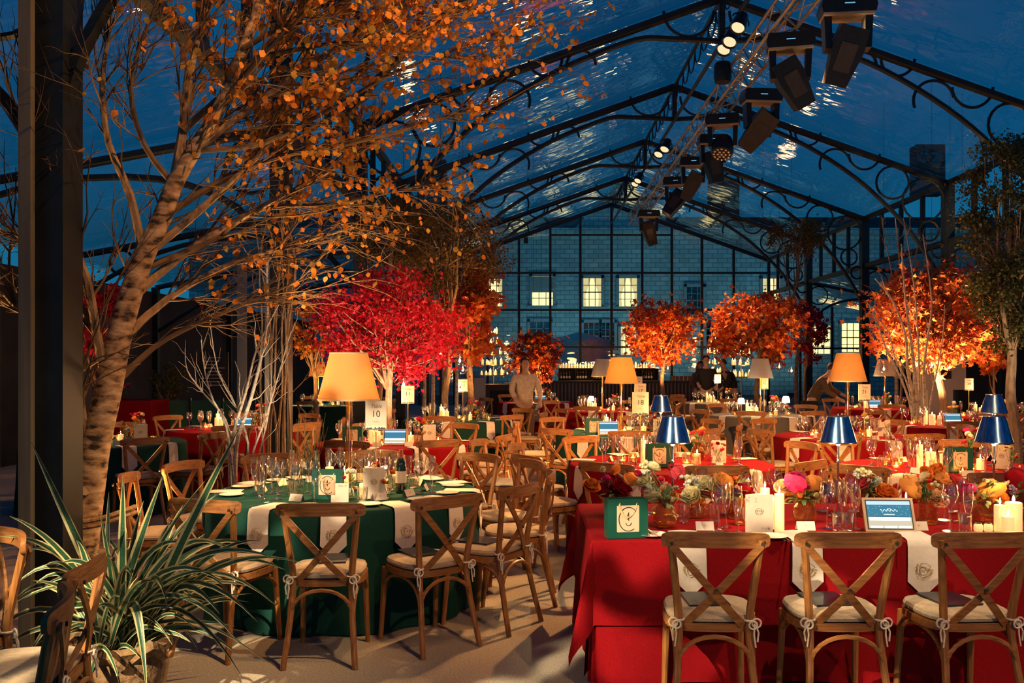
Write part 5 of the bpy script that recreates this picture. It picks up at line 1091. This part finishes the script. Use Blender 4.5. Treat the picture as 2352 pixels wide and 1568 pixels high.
# slatted post cladding
sp_ = thing('slatted_post', 'grey-green slatted timber post with iron rings beside the birch', 'post', (-2.9, 5.05, 0))
for x, y, w in ((-.62, 0, .13), (-.42, .05, .15), (-.13, .1, .10), (-.28, .16, .08), (.06, .14, .07)): MB().box(x, y, 2.05, w, .045, 4.1).build('slat', 'boards', sp_)
for z, r in ((.55, .19), (.98, .16), (1.5, .2), (2.3, .17), (3.0, .2)): MB().ring((-.25, -.0, z), r, .016, 22).build('iron_ring', 'iron', sp_)
# ------------------------------------------------------------------ variegated plant
pl = thing('variegated_plant', 'large striped strap-leaved plant in a burlap wrapped pot', 'plant', (-1.93, 4.35, 0)); PO = Vector((-1.93, 4.35, 0))
MB().lathe([(.001, 0), (.16, 0), (.2, .1), (.215, .2), (.2, .27), (.225, .31), (.19, .33), (.17, .27), (.001, .26)], 22).build('pot', 'burlap', pl)
cw_ = MB()
for i in range(7):
    a = 2 * PI * i / 7; cw_.tube(smooth_path([(.18 * math.cos(a), .18 * math.sin(a), .27), (.24 * math.cos(a + .3), .24 * math.sin(a + .3), .33), (.22 * math.cos(a + .7), .22 * math.sin(a + .7), .26)], 3), .03, 6)
cw_.build('burlap_folds', 'burlap', pl)
def blade(B, T, up, w, twist=0.0, k=11):
    B, T = Vector(B), Vector(T); C = B.lerp(T, .45) + Vector((0, 0, up)); b = MB(); vs = []; prev = None
    for i in range(k + 1):
        t = i / k; p = B * (1 - t) ** 2 + C * 2 * t * (1 - t) + T * t * t; tg = ((C - B) * (1 - t) + (T - C) * t).normalized()
        s = tg.cross(Vector((0, -1, .35)));
        if s.length < .05: s = tg.orthogonal()
        s.normalize(); s.rotate(Matrix.Rotation(twist * t, 3, tg)); n = s.cross(tg); ww = w * (min(1, .45 + 1.6 * t) if t < .35 else 1 - ((t - .35) / .65) ** 2.2 * .96)
        for f, lift in ((-1, .22), (-.58, .06), (0, 0), (.58, .06), (1, .22)): vs.append(p + s * f * ww / 2 + n * lift * ww)
    for i in range(k):
        for j in range(4): b.add([], []); b.f.append((i * 5 + j, i * 5 + j + 1, i * 5 + j + 6, i * 5 + j + 5)); b.mi.append(1 if j in (0, 3) else 0)
    b.v = [tuple(v) for v in vs]; return b
tips = [(70, 1012, .05, .05), (0, 1232, .32, .034), (22, 1185, .25, .034), (28, 1350, .48, .032), (283, 1088, .05, .045), (374, 1092, .02, .05), (548, 985, .05, .05), (640, 1285, .42, .034), (692, 1292, .36, .03), (655, 1308, .4, .034), (636, 1392, .55, .03), (592, 1428, .5, .03), (552, 1480, .5, .03), (560, 1560, .52, .028), (290, 1450, .5, .045), (338, 1600, .62, .045), (375, 1600, .6, .045), (190, 1530, .5, .034), (430, 1250, .38, .035), (505, 1130, .2, .03), (450, 1330, .42, .045), (230, 1180, .15, .03),
        (505, 1410, .42, .04), (128, 1300, .35, .036), (60, 1260, .3, .03), (330, 1150, .12, .04), (470, 1105, .12, .03), (250, 1130, .1, .032), (600, 1240, .3, .03), (520, 1250, .35, .035), (175, 1240, .25, .035), (390, 1200, .2, .04), (420, 1160, .15, .035)]
for px, py, up, w in tips:
    B = Vector((R.uniform(-.09, .09), R.uniform(-.08, .08), .27)); T = P(px, py, 4.35 + R.uniform(-.32, .2)) - PO
    blade(B, T, up, w, R.uniform(-.5, .5)).build('leaf', ['blade', 'blade_edge'], pl, smooth=60)
for i in range(78):
    a = R.uniform(0, 2 * PI); L = R.uniform(.3, .75); T = Vector((math.cos(a) * L, math.sin(a) * L * .75, R.uniform(.12, .75))); B = Vector((R.uniform(-.1, .1), R.uniform(-.1, .1), .26))
    blade(B, T, R.uniform(.05, .5), R.uniform(.018, .04), R.uniform(-.6, .6)).build('leaf', ['blade', 'blade_edge'], pl, smooth=60)
# ------------------------------------------------------------------ saplings and stems
def stems(name, label, base, d, paths, m, r0, twigs=10, cat='sapling'):
    o = thing(name, label, cat, base); Bv = Vector(base); tb = MB()
    for pp in paths:
        pts = smooth_path([P(x, y, d + R.uniform(-.12, .12)) - Bv for x, y in pp[1:]], 3); r = r0 * pp[0]; N = len(pts)
        if pp[1][1] > HY + 5: pts[0].z = max(pts[0].z, 0.0)
        MB().tube(pts, [r * (1 - .75 * i / (N - 1)) for i in range(N)], 7).build('stem', m, o)
        for q in range(twigs):
            j = R.randint(N // 3, N - 2); dv = (pts[j + 1] - pts[j]).normalized() + rvec() * .8; L = R.uniform(.15, .5); e = pts[j] + dv.normalized() * L
            tb.tube(wander(pts[j], e, 3, .1), [r * .3, r * .22, r * .15, r * .06], 4, cap=False)
    if twigs: stuff(tb.build('twigs', m, o, smooth=0))
    return o
d = 9.3; fy = HY + CAMZ * FPX / d; bx = (545 - HX) * d / FPX
stems('pale_sapling', 'pale bare multi-stemmed sapling lit behind the round green table', (bx, d, 0), d, [(1, (542, fy), (540, 1080), (548, 1000), (575, 920), (600, 820), (615, 720), (612, 600)), (.8, (536, fy), (528, 1090), (535, 1000), (565, 900), (590, 800), (640, 700)), (.5, (540, fy), (530, 1000), (490, 920), (470, 850), (462, 780)), (.45, (545, fy), (520, 980), (465, 900), (430, 850), (425, 800)), (.5, (552, fy), (575, 1060), (610, 960), (640, 860), (668, 760)), (.55, (550, fy), (560, 1090), (570, 1020), (545, 940), (500, 850), (480, 720)), (.4, (545, fy), (590, 1060), (620, 930), (625, 800))], 'palebark', .028, 9)
spot((bx + .5, d - .9, .2), (bx + .1, d, 2.0), 70, 60, .7, COOLW, .05)
for k_ in range(8):
    x = 606 + k_ * 9 + R.uniform(-3, 3); dd = 10.0 + R.uniform(-.25, .15); f2 = HY + CAMZ * FPX / dd
    stems('climbing_stem', 'slender brown climbing stem tied against the dark post', ((x - HX) * dd / FPX, dd, 0), dd, [(1, (x, f2), (x + R.uniform(-6, 6), 1000), (x + R.uniform(-10, 10), 880), (x + R.uniform(-14, 14), 740), (x + R.uniform(-22, 22), 600), (x + R.uniform(-40, 30), 460))], 'bark', .016, 5, 'stem')
d = 14.9; fy = HY + CAMZ * FPX / d; bx = (2110 - HX) * d / FPX
stems('bare_birch', 'pale bare multi-stemmed birch glowing in front of the large orange maple', (bx, d, 0), d, [(1, (2112, fy), (2108, 940), (2100, 850), (2092, 780), (2080, 690), (2070, 560)), (.9, (2104, fy), (2100, 930), (2085, 850), (2080, 770), (2050, 690), (2010, 640)), (.8, (2122, fy), (2125, 930), (2122, 850), (2130, 780), (2140, 690), (2120, 540)), (.6, (2100, fy), (2095, 950), (2070, 870), (2035, 800), (2015, 740), (1990, 690)), (.5, (2106, fy), (2090, 900), (2055, 820), (2040, 760), (2000, 720)), (.6, (2118, fy), (2112, 900), (2110, 800), (2100, 660), (2075, 500)), (.5, (2130, fy), (2135, 940), (2150, 860), (2165, 780), (2170, 700))], 'palebark', .04, 8)
spot((bx - .5, d - 1.0, .2), (bx, d, 2.2), 170, 70, .7, WARM, .05)
d = 20.8; bx = (2060 - HX) * d / FPX; fy = HY + CAMZ * FPX / d
stems('bare_birch', 'thin bare birch stems rising past the clerestory rail', (bx, d, 0), d, [(1, (2062, fy), (2060, 800), (2068, 650), (2062, 560), (2056, 500)), (.8, (2058, fy), (2056, 780), (2050, 640), (2030, 540), (2028, 500)), (.8, (2066, fy), (2075, 780), (2090, 640), (2110, 560), (2112, 520)), (.6, (2064, fy), (2085, 760), (2120, 620), (2130, 540))], 'palebark', .035, 7)
for px, d, w in ((1016, 17.0, 'of the orange tree'), (992, 16.6, 'of the crimson maple'), (972, 17.4, 'between crimson maple and orange tree'), (1046, 17.8, 'under the orange tree')):
    stems('slim_trunk', 'slim grey trunk standing among the trees ' + w, ((px - HX) * d / FPX, d, 0), d, [(1, (px, HY + CAMZ * FPX / d), (px + 3, 860), (px - 2, 760), (px + 6, 660))], 'palebark', .045, 3, 'trunk')
# grasses by the dark post
gr = MB(); g0 = Vector((-2.3, 9.5, 0)); 
for i in range(70):
    a = R.uniform(0, 6.28); L = R.uniform(.05, .2); h = R.uniform(.5, 1.15); x0, y0 = R.uniform(-.1, .1), R.uniform(-.1, .1); gr.tube([(x0, y0, 0), (x0 + L * .3 * math.cos(a), y0 + L * .3 * math.sin(a), h * .6), (x0 + L * math.cos(a), y0 + L * math.sin(a), h)], [.004, .003, .001], 3, cap=False)
o = gr.build('ornamental_grass', 'sage', None, (g0.x, 9.5, 0), 0); tag(o, 'tuft of tall thin grasses beside the dark post', 'grass'); stuff(o)
# ------------------------------------------------------------------ bar and far end
bar = thing('back_bar', 'dark bar counter with ribbed front before the gable', 'bar counter', (0, 30.4, 0))
xa, xb = (1210 - HX) * 30.4 / FPX, (1690 - HX) * 30.4 / FPX
MB().box((xa + xb) / 2, 0, .5, xb - xa, .5, 1.0).build('body', 'bar', bar); MB().box((xa + xb) / 2, -.03, 1.02, xb - xa + .1, .62, .05).build('worktop', 'bar', bar)
sm = MB().box(0, -.27, .5, .055, .04, .94).mesh('barslat')
for i in range(int((xb - xa) / .12)): put_mesh('slat', sm, bar, (xa + .08 + i * .12, 0, 0))
shs = []
for px0, px1, w in ((1282, 1400, 'beside the small maple'), (1400, 1512, 'beside the orange maple')):
    d = 31.2; x0, x1 = (px0 - HX) * d / FPX, (px1 - HX) * d / FPX; z1 = P(0, 846, d).z
    sh = thing('bottle_shelf', 'black open bottle shelf unit ' + w, 'shelf', ((x0 + x1) / 2, d, 0)); W_ = x1 - x0 - .05
    n = 3
    for i in range(n + 1): MB().box(-W_ / 2 + W_ * i / n, 0, z1 / 2, .03, .3, z1).build('upright', 'black', sh)
    for z in (.55, 1.03, z1): MB().box(0, 0, z, W_, .3, .03).build('shelf_board', 'black', sh)
    MB().box(0, .15, z1 / 2, W_, .02, z1).build('back_panel', 'black', sh); shs.append((x0, x1, d, z1))
    for i in range(15):
        x = x0 + W_ * ((i // 5) + .16 + .17 * (i % 5)) / 3
        if i % 5 == 4: continue
        put(WBOT, 'wine_bottle', 'dark wine bottle standing on the black shelf ' + w, 'bottle', (x, d - .03, 1.047), 0, 'wine bottles on the shelf ' + w, 1.0)
        if i % 2 == 0: put(WBOT, 'wine_bottle', 'dark wine bottle on the lower board of the black shelf ' + w, 'bottle', (x, d - .03, .567), 0, 'wine bottles low on the shelf ' + w, .95)
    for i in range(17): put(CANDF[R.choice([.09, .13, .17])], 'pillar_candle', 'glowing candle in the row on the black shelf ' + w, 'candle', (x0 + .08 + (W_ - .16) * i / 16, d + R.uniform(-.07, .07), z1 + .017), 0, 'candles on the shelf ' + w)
    bulb(((x0 + x1) / 2, d - .3, z1 + .35), 14, AMBER, .2)  # added point light standing in for the candle row
for px, n_, w in ((1545, 5, 'on the bar counter beside the orange maple'),):
    for i in range(n_): put(remat(TUMB, 'amberbottle'), 'spirit_bottle', 'small amber bottle standing ' + w, 'bottle', (P(px + i * 9.5, 0, 30.4).x, 30.3, 1.047), 0, 'amber bottles on the bar', 1.6)
def candle_stand(px, d, tiers, w, sc=1.0, dim=False):
    x = (px - HX) * d / FPX; o = thing('candle_stand', 'tiered brass stand crowded with glowing pillar candles ' + w, 'candle stand', (x, d, 0))
    zt = tiers[-1][0]; MB().tube([(0, 0, 0), (0, 0, zt + .05)], .022, 8).build('pole', 'brass', o); MB().lathe([(.001, 0), (.3, 0), (.3, .02), (.03, .05)], 18).build('foot', 'brass', o)
    for z, r in tiers:
        MB().lathe([(.02, z - .012), (r, z - .008), (r + .012, z + .012), (r, z), (.02, z)], 24).build('tier_tray', 'brass', o); m = max(5, int(r / .037))
        for i in range(m):
            a = 2 * PI * i / m + R.uniform(-.1, .1); q = r * (.86 if i % 2 else .62)
            put(CANDF[R.choice([.09, .13, .17])], 'pillar_candle', 'glowing pillar candle on the tiered stand ' + w, 'candle', (x + q * math.cos(a), d + q * math.sin(a), z + .001), 0, 'candles on the tiered stand ' + w, sc)
        bulb((x, d - r - .12, z + .2), 5, AMBER, .1)  # added point light standing in for the candles of this tier
candle_stand(1133, 27.0, [(1.27, .40), (1.57, .37), (1.88, .33), (2.18, .25), (2.48, .16)], 'beside the orange tree')
candle_stand(1703, 27.5, [(1.22, .38), (1.56, .34), (1.88, .31), (2.18, .24)], 'behind the dotted lamp')
candle_stand(1640, 33.5, [(1.28, .36), (1.6, .33), (1.98, .28), (2.35, .2)], 'behind the dark suited man')
# side station with mirror frame behind table 12
st = thing('side_station', 'dark service station below the first candle stand', 'counter', (P(1165, 0, 25.5).x, 25.5, 0))
MB().box(0, 0, .5, 1.25, .5, 1.0).build('body', 'bar', st); MB().box(0, -.02, 1.02, 1.35, .6, .05).build('worktop', 'bar', st); MB().box(0, -.255, .5, .95, .02, .75).build('panel', 'darkwall', st)
ms = thing('arched_screen', 'white panelled screen with black arched bars behind the table 12 card', 'screen', (P(1088, 0, 24).x, 24, 0))
MB().box(0, 0, .62, .62, .03, 1.24).build('board', 'frame_white', ms); b = MB(); b.box(0, -.02, .62, .025, .02, 1.24); b.ring((0, -.02, .45), .22, .014, 14, 0, PI, 5); b.build('bars', 'black', ms)
# right side: dark speaker and plinth
sp2 = thing('stage_speaker', 'tall black loudspeaker panel beside the large orange maple', 'loudspeaker', (P(2222, 0, 19).x, 19.0, 0))
MB().box(0, 0, 1.25, .75, .5, 2.5).build('cabinet', mat('spk', (.03, .04, .035), .6), sp2); MB().box(0, -.255, 1.3, .6, .02, 1.9).build('grille', 'black', sp2)
pt = thing('notice_plinth', 'grey white plinth with a dark square opening behind the pale birch', 'plinth', (P(2150, 0, 18.5).x, 18.5, 0))
MB().box(0, 0, .55, .5, .4, 1.1).build('column', 'frame_white', pt); MB().box(.06, 0, 1.42, .9, .4, .64).build('head_box', 'frame_white', pt); MB().box(.1, -.205, 1.45, .22, .02, .26).build('opening', 'black', pt)
# hanging globe lights
gb = MB().lathe([(.001, -.075), (.04, -.065), (.07, -.025), (.072, .015), (.05, .055), (.016, .078), (.016, .1)], 14).mesh('glass', 60); gf = MB().lathe([(.001, -.03), (.014, -.02), (.018, .0), (.006, .03), (.001, .05)], 8).mesh(emat('filament', (1, .7, .32), 9))
for px, py, d, w in ((927, 884, 10.8, 'above the table 11 card'), (1056, 828, 14.2, 'under the orange tree'), (1063, 848, 14.0, 'below the upper globe by the orange tree'), (1012, 812, 14.0, 'beside the slim grey trunk'), (1225, 890, 20.0, 'before the ribbed bar front'), (1243, 896, 20.5, 'next to the table 15 card'), (1534, 845, 24.0, 'beside the orange maple trunk'), (1752, 836, 20.0, 'above the dotted lamp'), (1790, 842, 20.0, 'beyond the dotted lamp'), (1818, 851, 19.5, 'near the leaning person'), (2030, 847, 17.4, 'above the plain white lamp'), (2140, 838, 15.8, 'in front of the white plinth'), (2182, 842, 16.0, 'beside the maple trunk'), (2210, 822, 15.8, 'in front of the black loudspeaker'), (1700, 828, 26.4, 'before the second candle stand')):
    p = P(px, py, d); o = thing('hanging_globe', 'round glass globe light hanging ' + w, 'globe light', p, 0, 'hanging glass globe lights'); put_mesh('globe', gb, o); put_mesh('filament', gf, o); zr_ = (zroof(p.x) if XL < p.x < XE else 3.4); MB().tube([(0, 0, .1), (0, 0, zr_ - p.z + .1)], .003, 4).build('wire', 'black', o)
# left aisle: posts, glass screens, poster
for px, d in ((556, 14.4), (620, 13.4)):
    o = MB().box(0, 0, 1.6, .12, .12, 3.2).build('steel_column', mat('bluegrey', (.10, .13, .17), .5), None, ((px - HX) * d / FPX, d, 0)); tag(o, 'blue-grey steel column standing in the aisle ' + ('near the poster' if px == 556 else 'behind the climbing stems'), 'column')
gs = thing('glass_screen', 'low green-tinted glass screen along the aisle behind the red table', 'screen', ((440 - HX) * 15.6 / FPX, 15.6, 0))
for i in range(3): MB().box(-.3 + i * .55, 0, .55, .5, .02, .9).build('pane', mat('greenglass', (.03, .10, .07), .15), gs)
for i in range(4): MB().box(-.575 + i * .55, 0, .52, .04, .05, 1.04).build('upright', 'iron', gs)
pc = P(492, 858, 16.0); po = thing('wall_poster', 'dark poster with pale lines hanging in the aisle', 'poster', (pc.x, 16.0, 0))
MB().box(0, 0, pc.z, .5, .03, .75).build('board', 'black', po); MB().tube([(-.2, .02, 0), (-.2, .02, pc.z)], .015, 6).build('pole', 'iron', po)
b = MB()
for i in range(9): b.box(R.uniform(-.06, .02), -.018, pc.z + .28 - i * .06, R.uniform(.2, .36), .004, .014)
b.build('printed_lines', 'frame_white', po)
dr = struct(MB().box(-8.13, 16.5, 1.15, .06, 1.1, 2.3).build('door_1', 'bar'))
# ------------------------------------------------------------------ people
def skinmesh(joints, edges, root, sub=2):
    me = bpy.data.meshes.new('sk'); me.from_pydata([j[0] for j in joints], edges, []); o = bpy.data.objects.new('sk', me); COL.objects.link(o)
    o.modifiers.new('s', 'SKIN'); l = me.skin_vertices[0].data
    for i, j in enumerate(joints): l[i].radius = j[1] if isinstance(j[1], tuple) else (j[1], j[1]); l[i].use_root = (i == root)
    sd = o.modifiers.new('d', 'SUBSURF'); sd.levels = sub; sd.render_levels = sub
    dg = bpy.context.evaluated_depsgraph_get(); dg.update(); m = bpy.data.meshes.new_from_object(o.evaluated_get(dg)); bpy.data.objects.remove(o)
    m.polygons.foreach_set('use_smooth', [True] * len(m.polygons)); return m
def person(label, loc, rz, h, top, trouser, hair, lean=0.0, la=(-.28, -.05, .85), ra=(.28, -.05, .85), long_hair=False, skirt=False, turn=0.0):
    o = thing('person', label, 'person', loc, rz); k = h / 1.75
    def lv(x, y, z):                      # lean the trunk forward (towards -y) about the hips
        if z > .95: a = lean; dz = z - .95; return Vector((x, y - dz * math.sin(a) + y * 0, .95 + dz * math.cos(a))) * k
        return Vector((x, y, z)) * k
    J = [(lv(0, 0, .97), (.15 * k, .11 * k)), (lv(0, 0, 1.15), (.13 * k, .10 * k)), (lv(0, 0, 1.34), (.155 * k, .11 * k)), (lv(0, 0, 1.46), (.075 * k, .07 * k)), (lv(0, 0, 1.53), .048 * k), (lv(0, -.015, 1.60), .072 * k), (lv(0, -.01, 1.68), .078 * k), (lv(0, 0, 1.735), .05 * k)]
    E = [(i, i + 1) for i in range(7)]
    def hand(end, sh, el, side):
        i0 = len(J); J.append((lv(side * .19, 0, 1.40), .055 * k)); J.append((el, .042 * k)); J.append((end, .027 * k)); E.extend([(2, i0), (i0, i0 + 1), (i0 + 1, i0 + 2)])
        dv = (end - el).normalized(); pm = end + dv * .07 * k; J.append((pm, (.036 * k, .018 * k))); E.append((i0 + 2, i0 + 3)); sd_ = dv.cross(Vector((0, 1, .2))).normalized(); pi = len(J) - 1
        for q, L in ((-.026, .06), (-.009, .075), (.009, .07), (.026, .055)):
            a = pm + sd_ * q * k + dv * .03 * k; b_3 = a + dv * L * .6 * k + Vector((0, -.01, -.01)) * k; J.append((a, .0095 * k)); J.append((b_3, .0075 * k)); E.extend([(pi, len(J) - 2), (len(J) - 2, len(J) - 1)])
        a = pm + sd_ * -.045 * k; J.append((a, .010 * k)); J.append((a + dv * .045 * k, .0085 * k)); E.extend([(i0 + 2, len(J) - 2), (len(J) - 2, len(J) - 1)])
        return el
    ends = []
    for side, e in ((-1, la), (1, ra)):
        sh = lv(side * .19, 0, 1.40); end = lv(*e) if e[2] > .95 else Vector(e) * k; el = (sh + end) / 2 + Vector((side * .06, .06, -.04)) * k; hand(end, sh, el, side); ends.append((sh, el, end))
    for s in (-1, 1):
        i0 = len(J); J.extend([(Vector((s * .09, 0, .88)) * k, .085 * k), (Vector((s * .10, -.01, .5)) * k, .058 * k), (Vector((s * .10, .01, .09)) * k, .038 * k), (Vector((s * .11, -.12, .035)) * k, .032 * k)]); E.extend([(0, i0), (i0, i0 + 1), (i0 + 1, i0 + 2), (i0 + 2, i0 + 3)])
    me = skinmesh(J, E, 0); me.materials.clear(); me.materials.append(M['skin']); put_mesh('body', me, o)
    def fit(pts, rs, n=12):
        return MB().tube(pts, rs, n)
    tj = [(lv(0, 0, .90), (.178 * k, .135 * k)), (lv(0, 0, 1.1), (.158 * k, .125 * k)), (lv(0, 0, 1.32), (.178 * k, .128 * k)), (lv(0, 0, 1.43), (.11 * k, .09 * k))]; te = [(0, 1), (1, 2), (2, 3)]
    for sh, el, end in ends:
        i0 = len(tj); e2 = el.lerp(end, .9); tj.extend([(sh, .072 * k), (el, .058 * k), (e2, .044 * k)]); te.extend([(2, i0), (i0, i0 + 1), (i0 + 1, i0 + 2)])
    m2 = skinmesh(tj, te, 0); m2.materials.clear(); m2.materials.append(M[top]); put_mesh('jacket' if not skirt else 'blouse', m2, o)
    lj = [(Vector((0, 0, .95)) * k, (.168 * k, .125 * k))]; le = []
    for s in (-1, 1):
        i0 = len(lj); lj.extend([(Vector((s * .095, 0, .84)) * k, .105 * k), (Vector((s * .105, -.005, .5)) * k, .08 * k), (Vector((s * .105, .012, .08)) * k, .066 * k)]); le.extend([(0, i0), (i0, i0 + 1), (i0 + 1, i0 + 2)])
    m3 = skinmesh(lj, le, 0); m3.materials.clear(); m3.materials.append(M[trouser]); put_mesh('trousers', m3, o)
    hp = lv(0, .012, 1.685); hb = MB(); vs = []; n = 14
    for i in range(8):
        th = PI * .62 * i / 7
        for j in range(n):
            ph = 2 * PI * j / n; back = math.sin(ph); rr = .098 * k; ex = 1.0 if back > -.25 else .72 + .28 * (1 - th / 2); zz = math.cos(th * (1.0 if back > -.25 else .55)); st_ = math.sin(th * (1.0 if back > -.25 else .55)); vs.append(hp + Vector((rr * st_ * math.cos(ph) * .92, rr * st_ * back * 1.05, rr * zz * 1.05)))
    hb.add(vs, [(i * n + j, i * n + (j + 1) % n, (i + 1) * n + (j + 1) % n, (i + 1) * n + j) for i in range(7) for j in range(n)])
    if long_hair: hb.tube([lv(0, .05, 1.66), lv(0, .085, 1.52), lv(0, .09, 1.38)], [.08 * k, .075 * k, .045 * k], 10)
    hb.build('hair', hair, o, smooth=60)
    f = MB(); hc_ = lv(0, -.01, 1.645)
    fe = MB()
    for s in (-1, 1): fe.lathe([(.001, -.009), (.009, 0), (.001, .009)], 8, hc_ + Vector((s * .03, -.078, .012)) * k)
    fe.build('eyes', 'ink', o); fn = MB(); fn.tube([hc_ + Vector((0, -.08, .015)) * k, hc_ + Vector((0, -.1, -.02)) * k, hc_ + Vector((0, -.085, -.028)) * k], [.006 * k, .013 * k, .008 * k], 6); fn.build('nose', 'skin', o)
    fm = MB(); fm.tube([hc_ + Vector((-.022, -.072, -.052)) * k, hc_ + Vector((0, -.082, -.055)) * k, hc_ + Vector((.022, -.072, -.052)) * k], .005 * k, 5); fm.build('mouth', mat('lip', (.35, .12, .09), .5), o)
    fr_ = MB()
    for s in (-1, 1): fr_.lathe([(.001, -.025), (.014, 0), (.001, .028)], 8, hc_ + Vector((s * .078, .0, .0)) * k)
    fr_.build('ears', 'skin', o)
    return o
person('person in a pale beige blouse standing between the tables before the small maple', ((1205 - HX) * 16.4 / FPX, 16.4, 0), .25, 1.72, 'beige', 'olive', 'hair', .05, (-.22, -.22, 1.02), (.24, -.2, .98), True, True)
person('person in a dark jacket standing at the bar facing the tables', ((1637 - HX) * 21.5 / FPX, 22.3, 0), -.1, 1.80, 'suit', 'suit', 'hair', 0, (-.2, -.22, 1.1), (.22, -.2, 1.05))
person('person in a dark jacket bending forward beside the candle stand', ((1690 - HX) * 22.8 / FPX, 23.0, 0), -1.3, 1.78, 'suit', 'suit', 'hair', .45, (-.2, -.45, .98), (.2, -.4, 1.0))
person('person in a brown jacket leaning across a table near the dotted lamp', ((1862 - HX) * 17.6 / FPX, 17.6, 0), 1.1, 1.74, 'olive', 'suit', 'hair', .6, (-.18, -.5, 1.0), (.2, -.5, 1.05))
person('person in a rust coloured top standing behind the dark suited man', ((1612 - HX) * 23.6 / FPX, 24.0, 0), .4, 1.66, 'olive', 'suit', 'hair', .1, (-.22, -.2, 1.0), (.22, -.2, 1.0), True)
# ------------------------------------------------------------------ added floodlights that brighten the stone house
for fx in (1.0, 6.5, 12.0):
    fo_ = thing('added_floodlight', 'small black added floodlight brightening the stone house', 'floodlight', (fx, 41.5, 0))
    MB().box(0, 0, .18, .3, .12, .2).build('housing', 'blackmetal', fo_); MB().tube([(0, 0, 0), (0, 0, .1)], .03, 8).build('foot', 'blackmetal', fo_)
    spot((fx, 41.6, .4), (fx, 46, 5.5), 95, 120, .8, (.5, .9, 1), .1)
# ------------------------------------------------------------------ look-alikes share their label and a group
from collections import defaultdict
L_ = defaultdict(list)
for o in COL.objects:
    if o.parent is None and 'label' in o: L_[o['label']].append(o)
for k_, v in L_.items():
    if len(v) > 1:
        for o in v:
            if 'group' not in o: o['group'] = k_[:60]
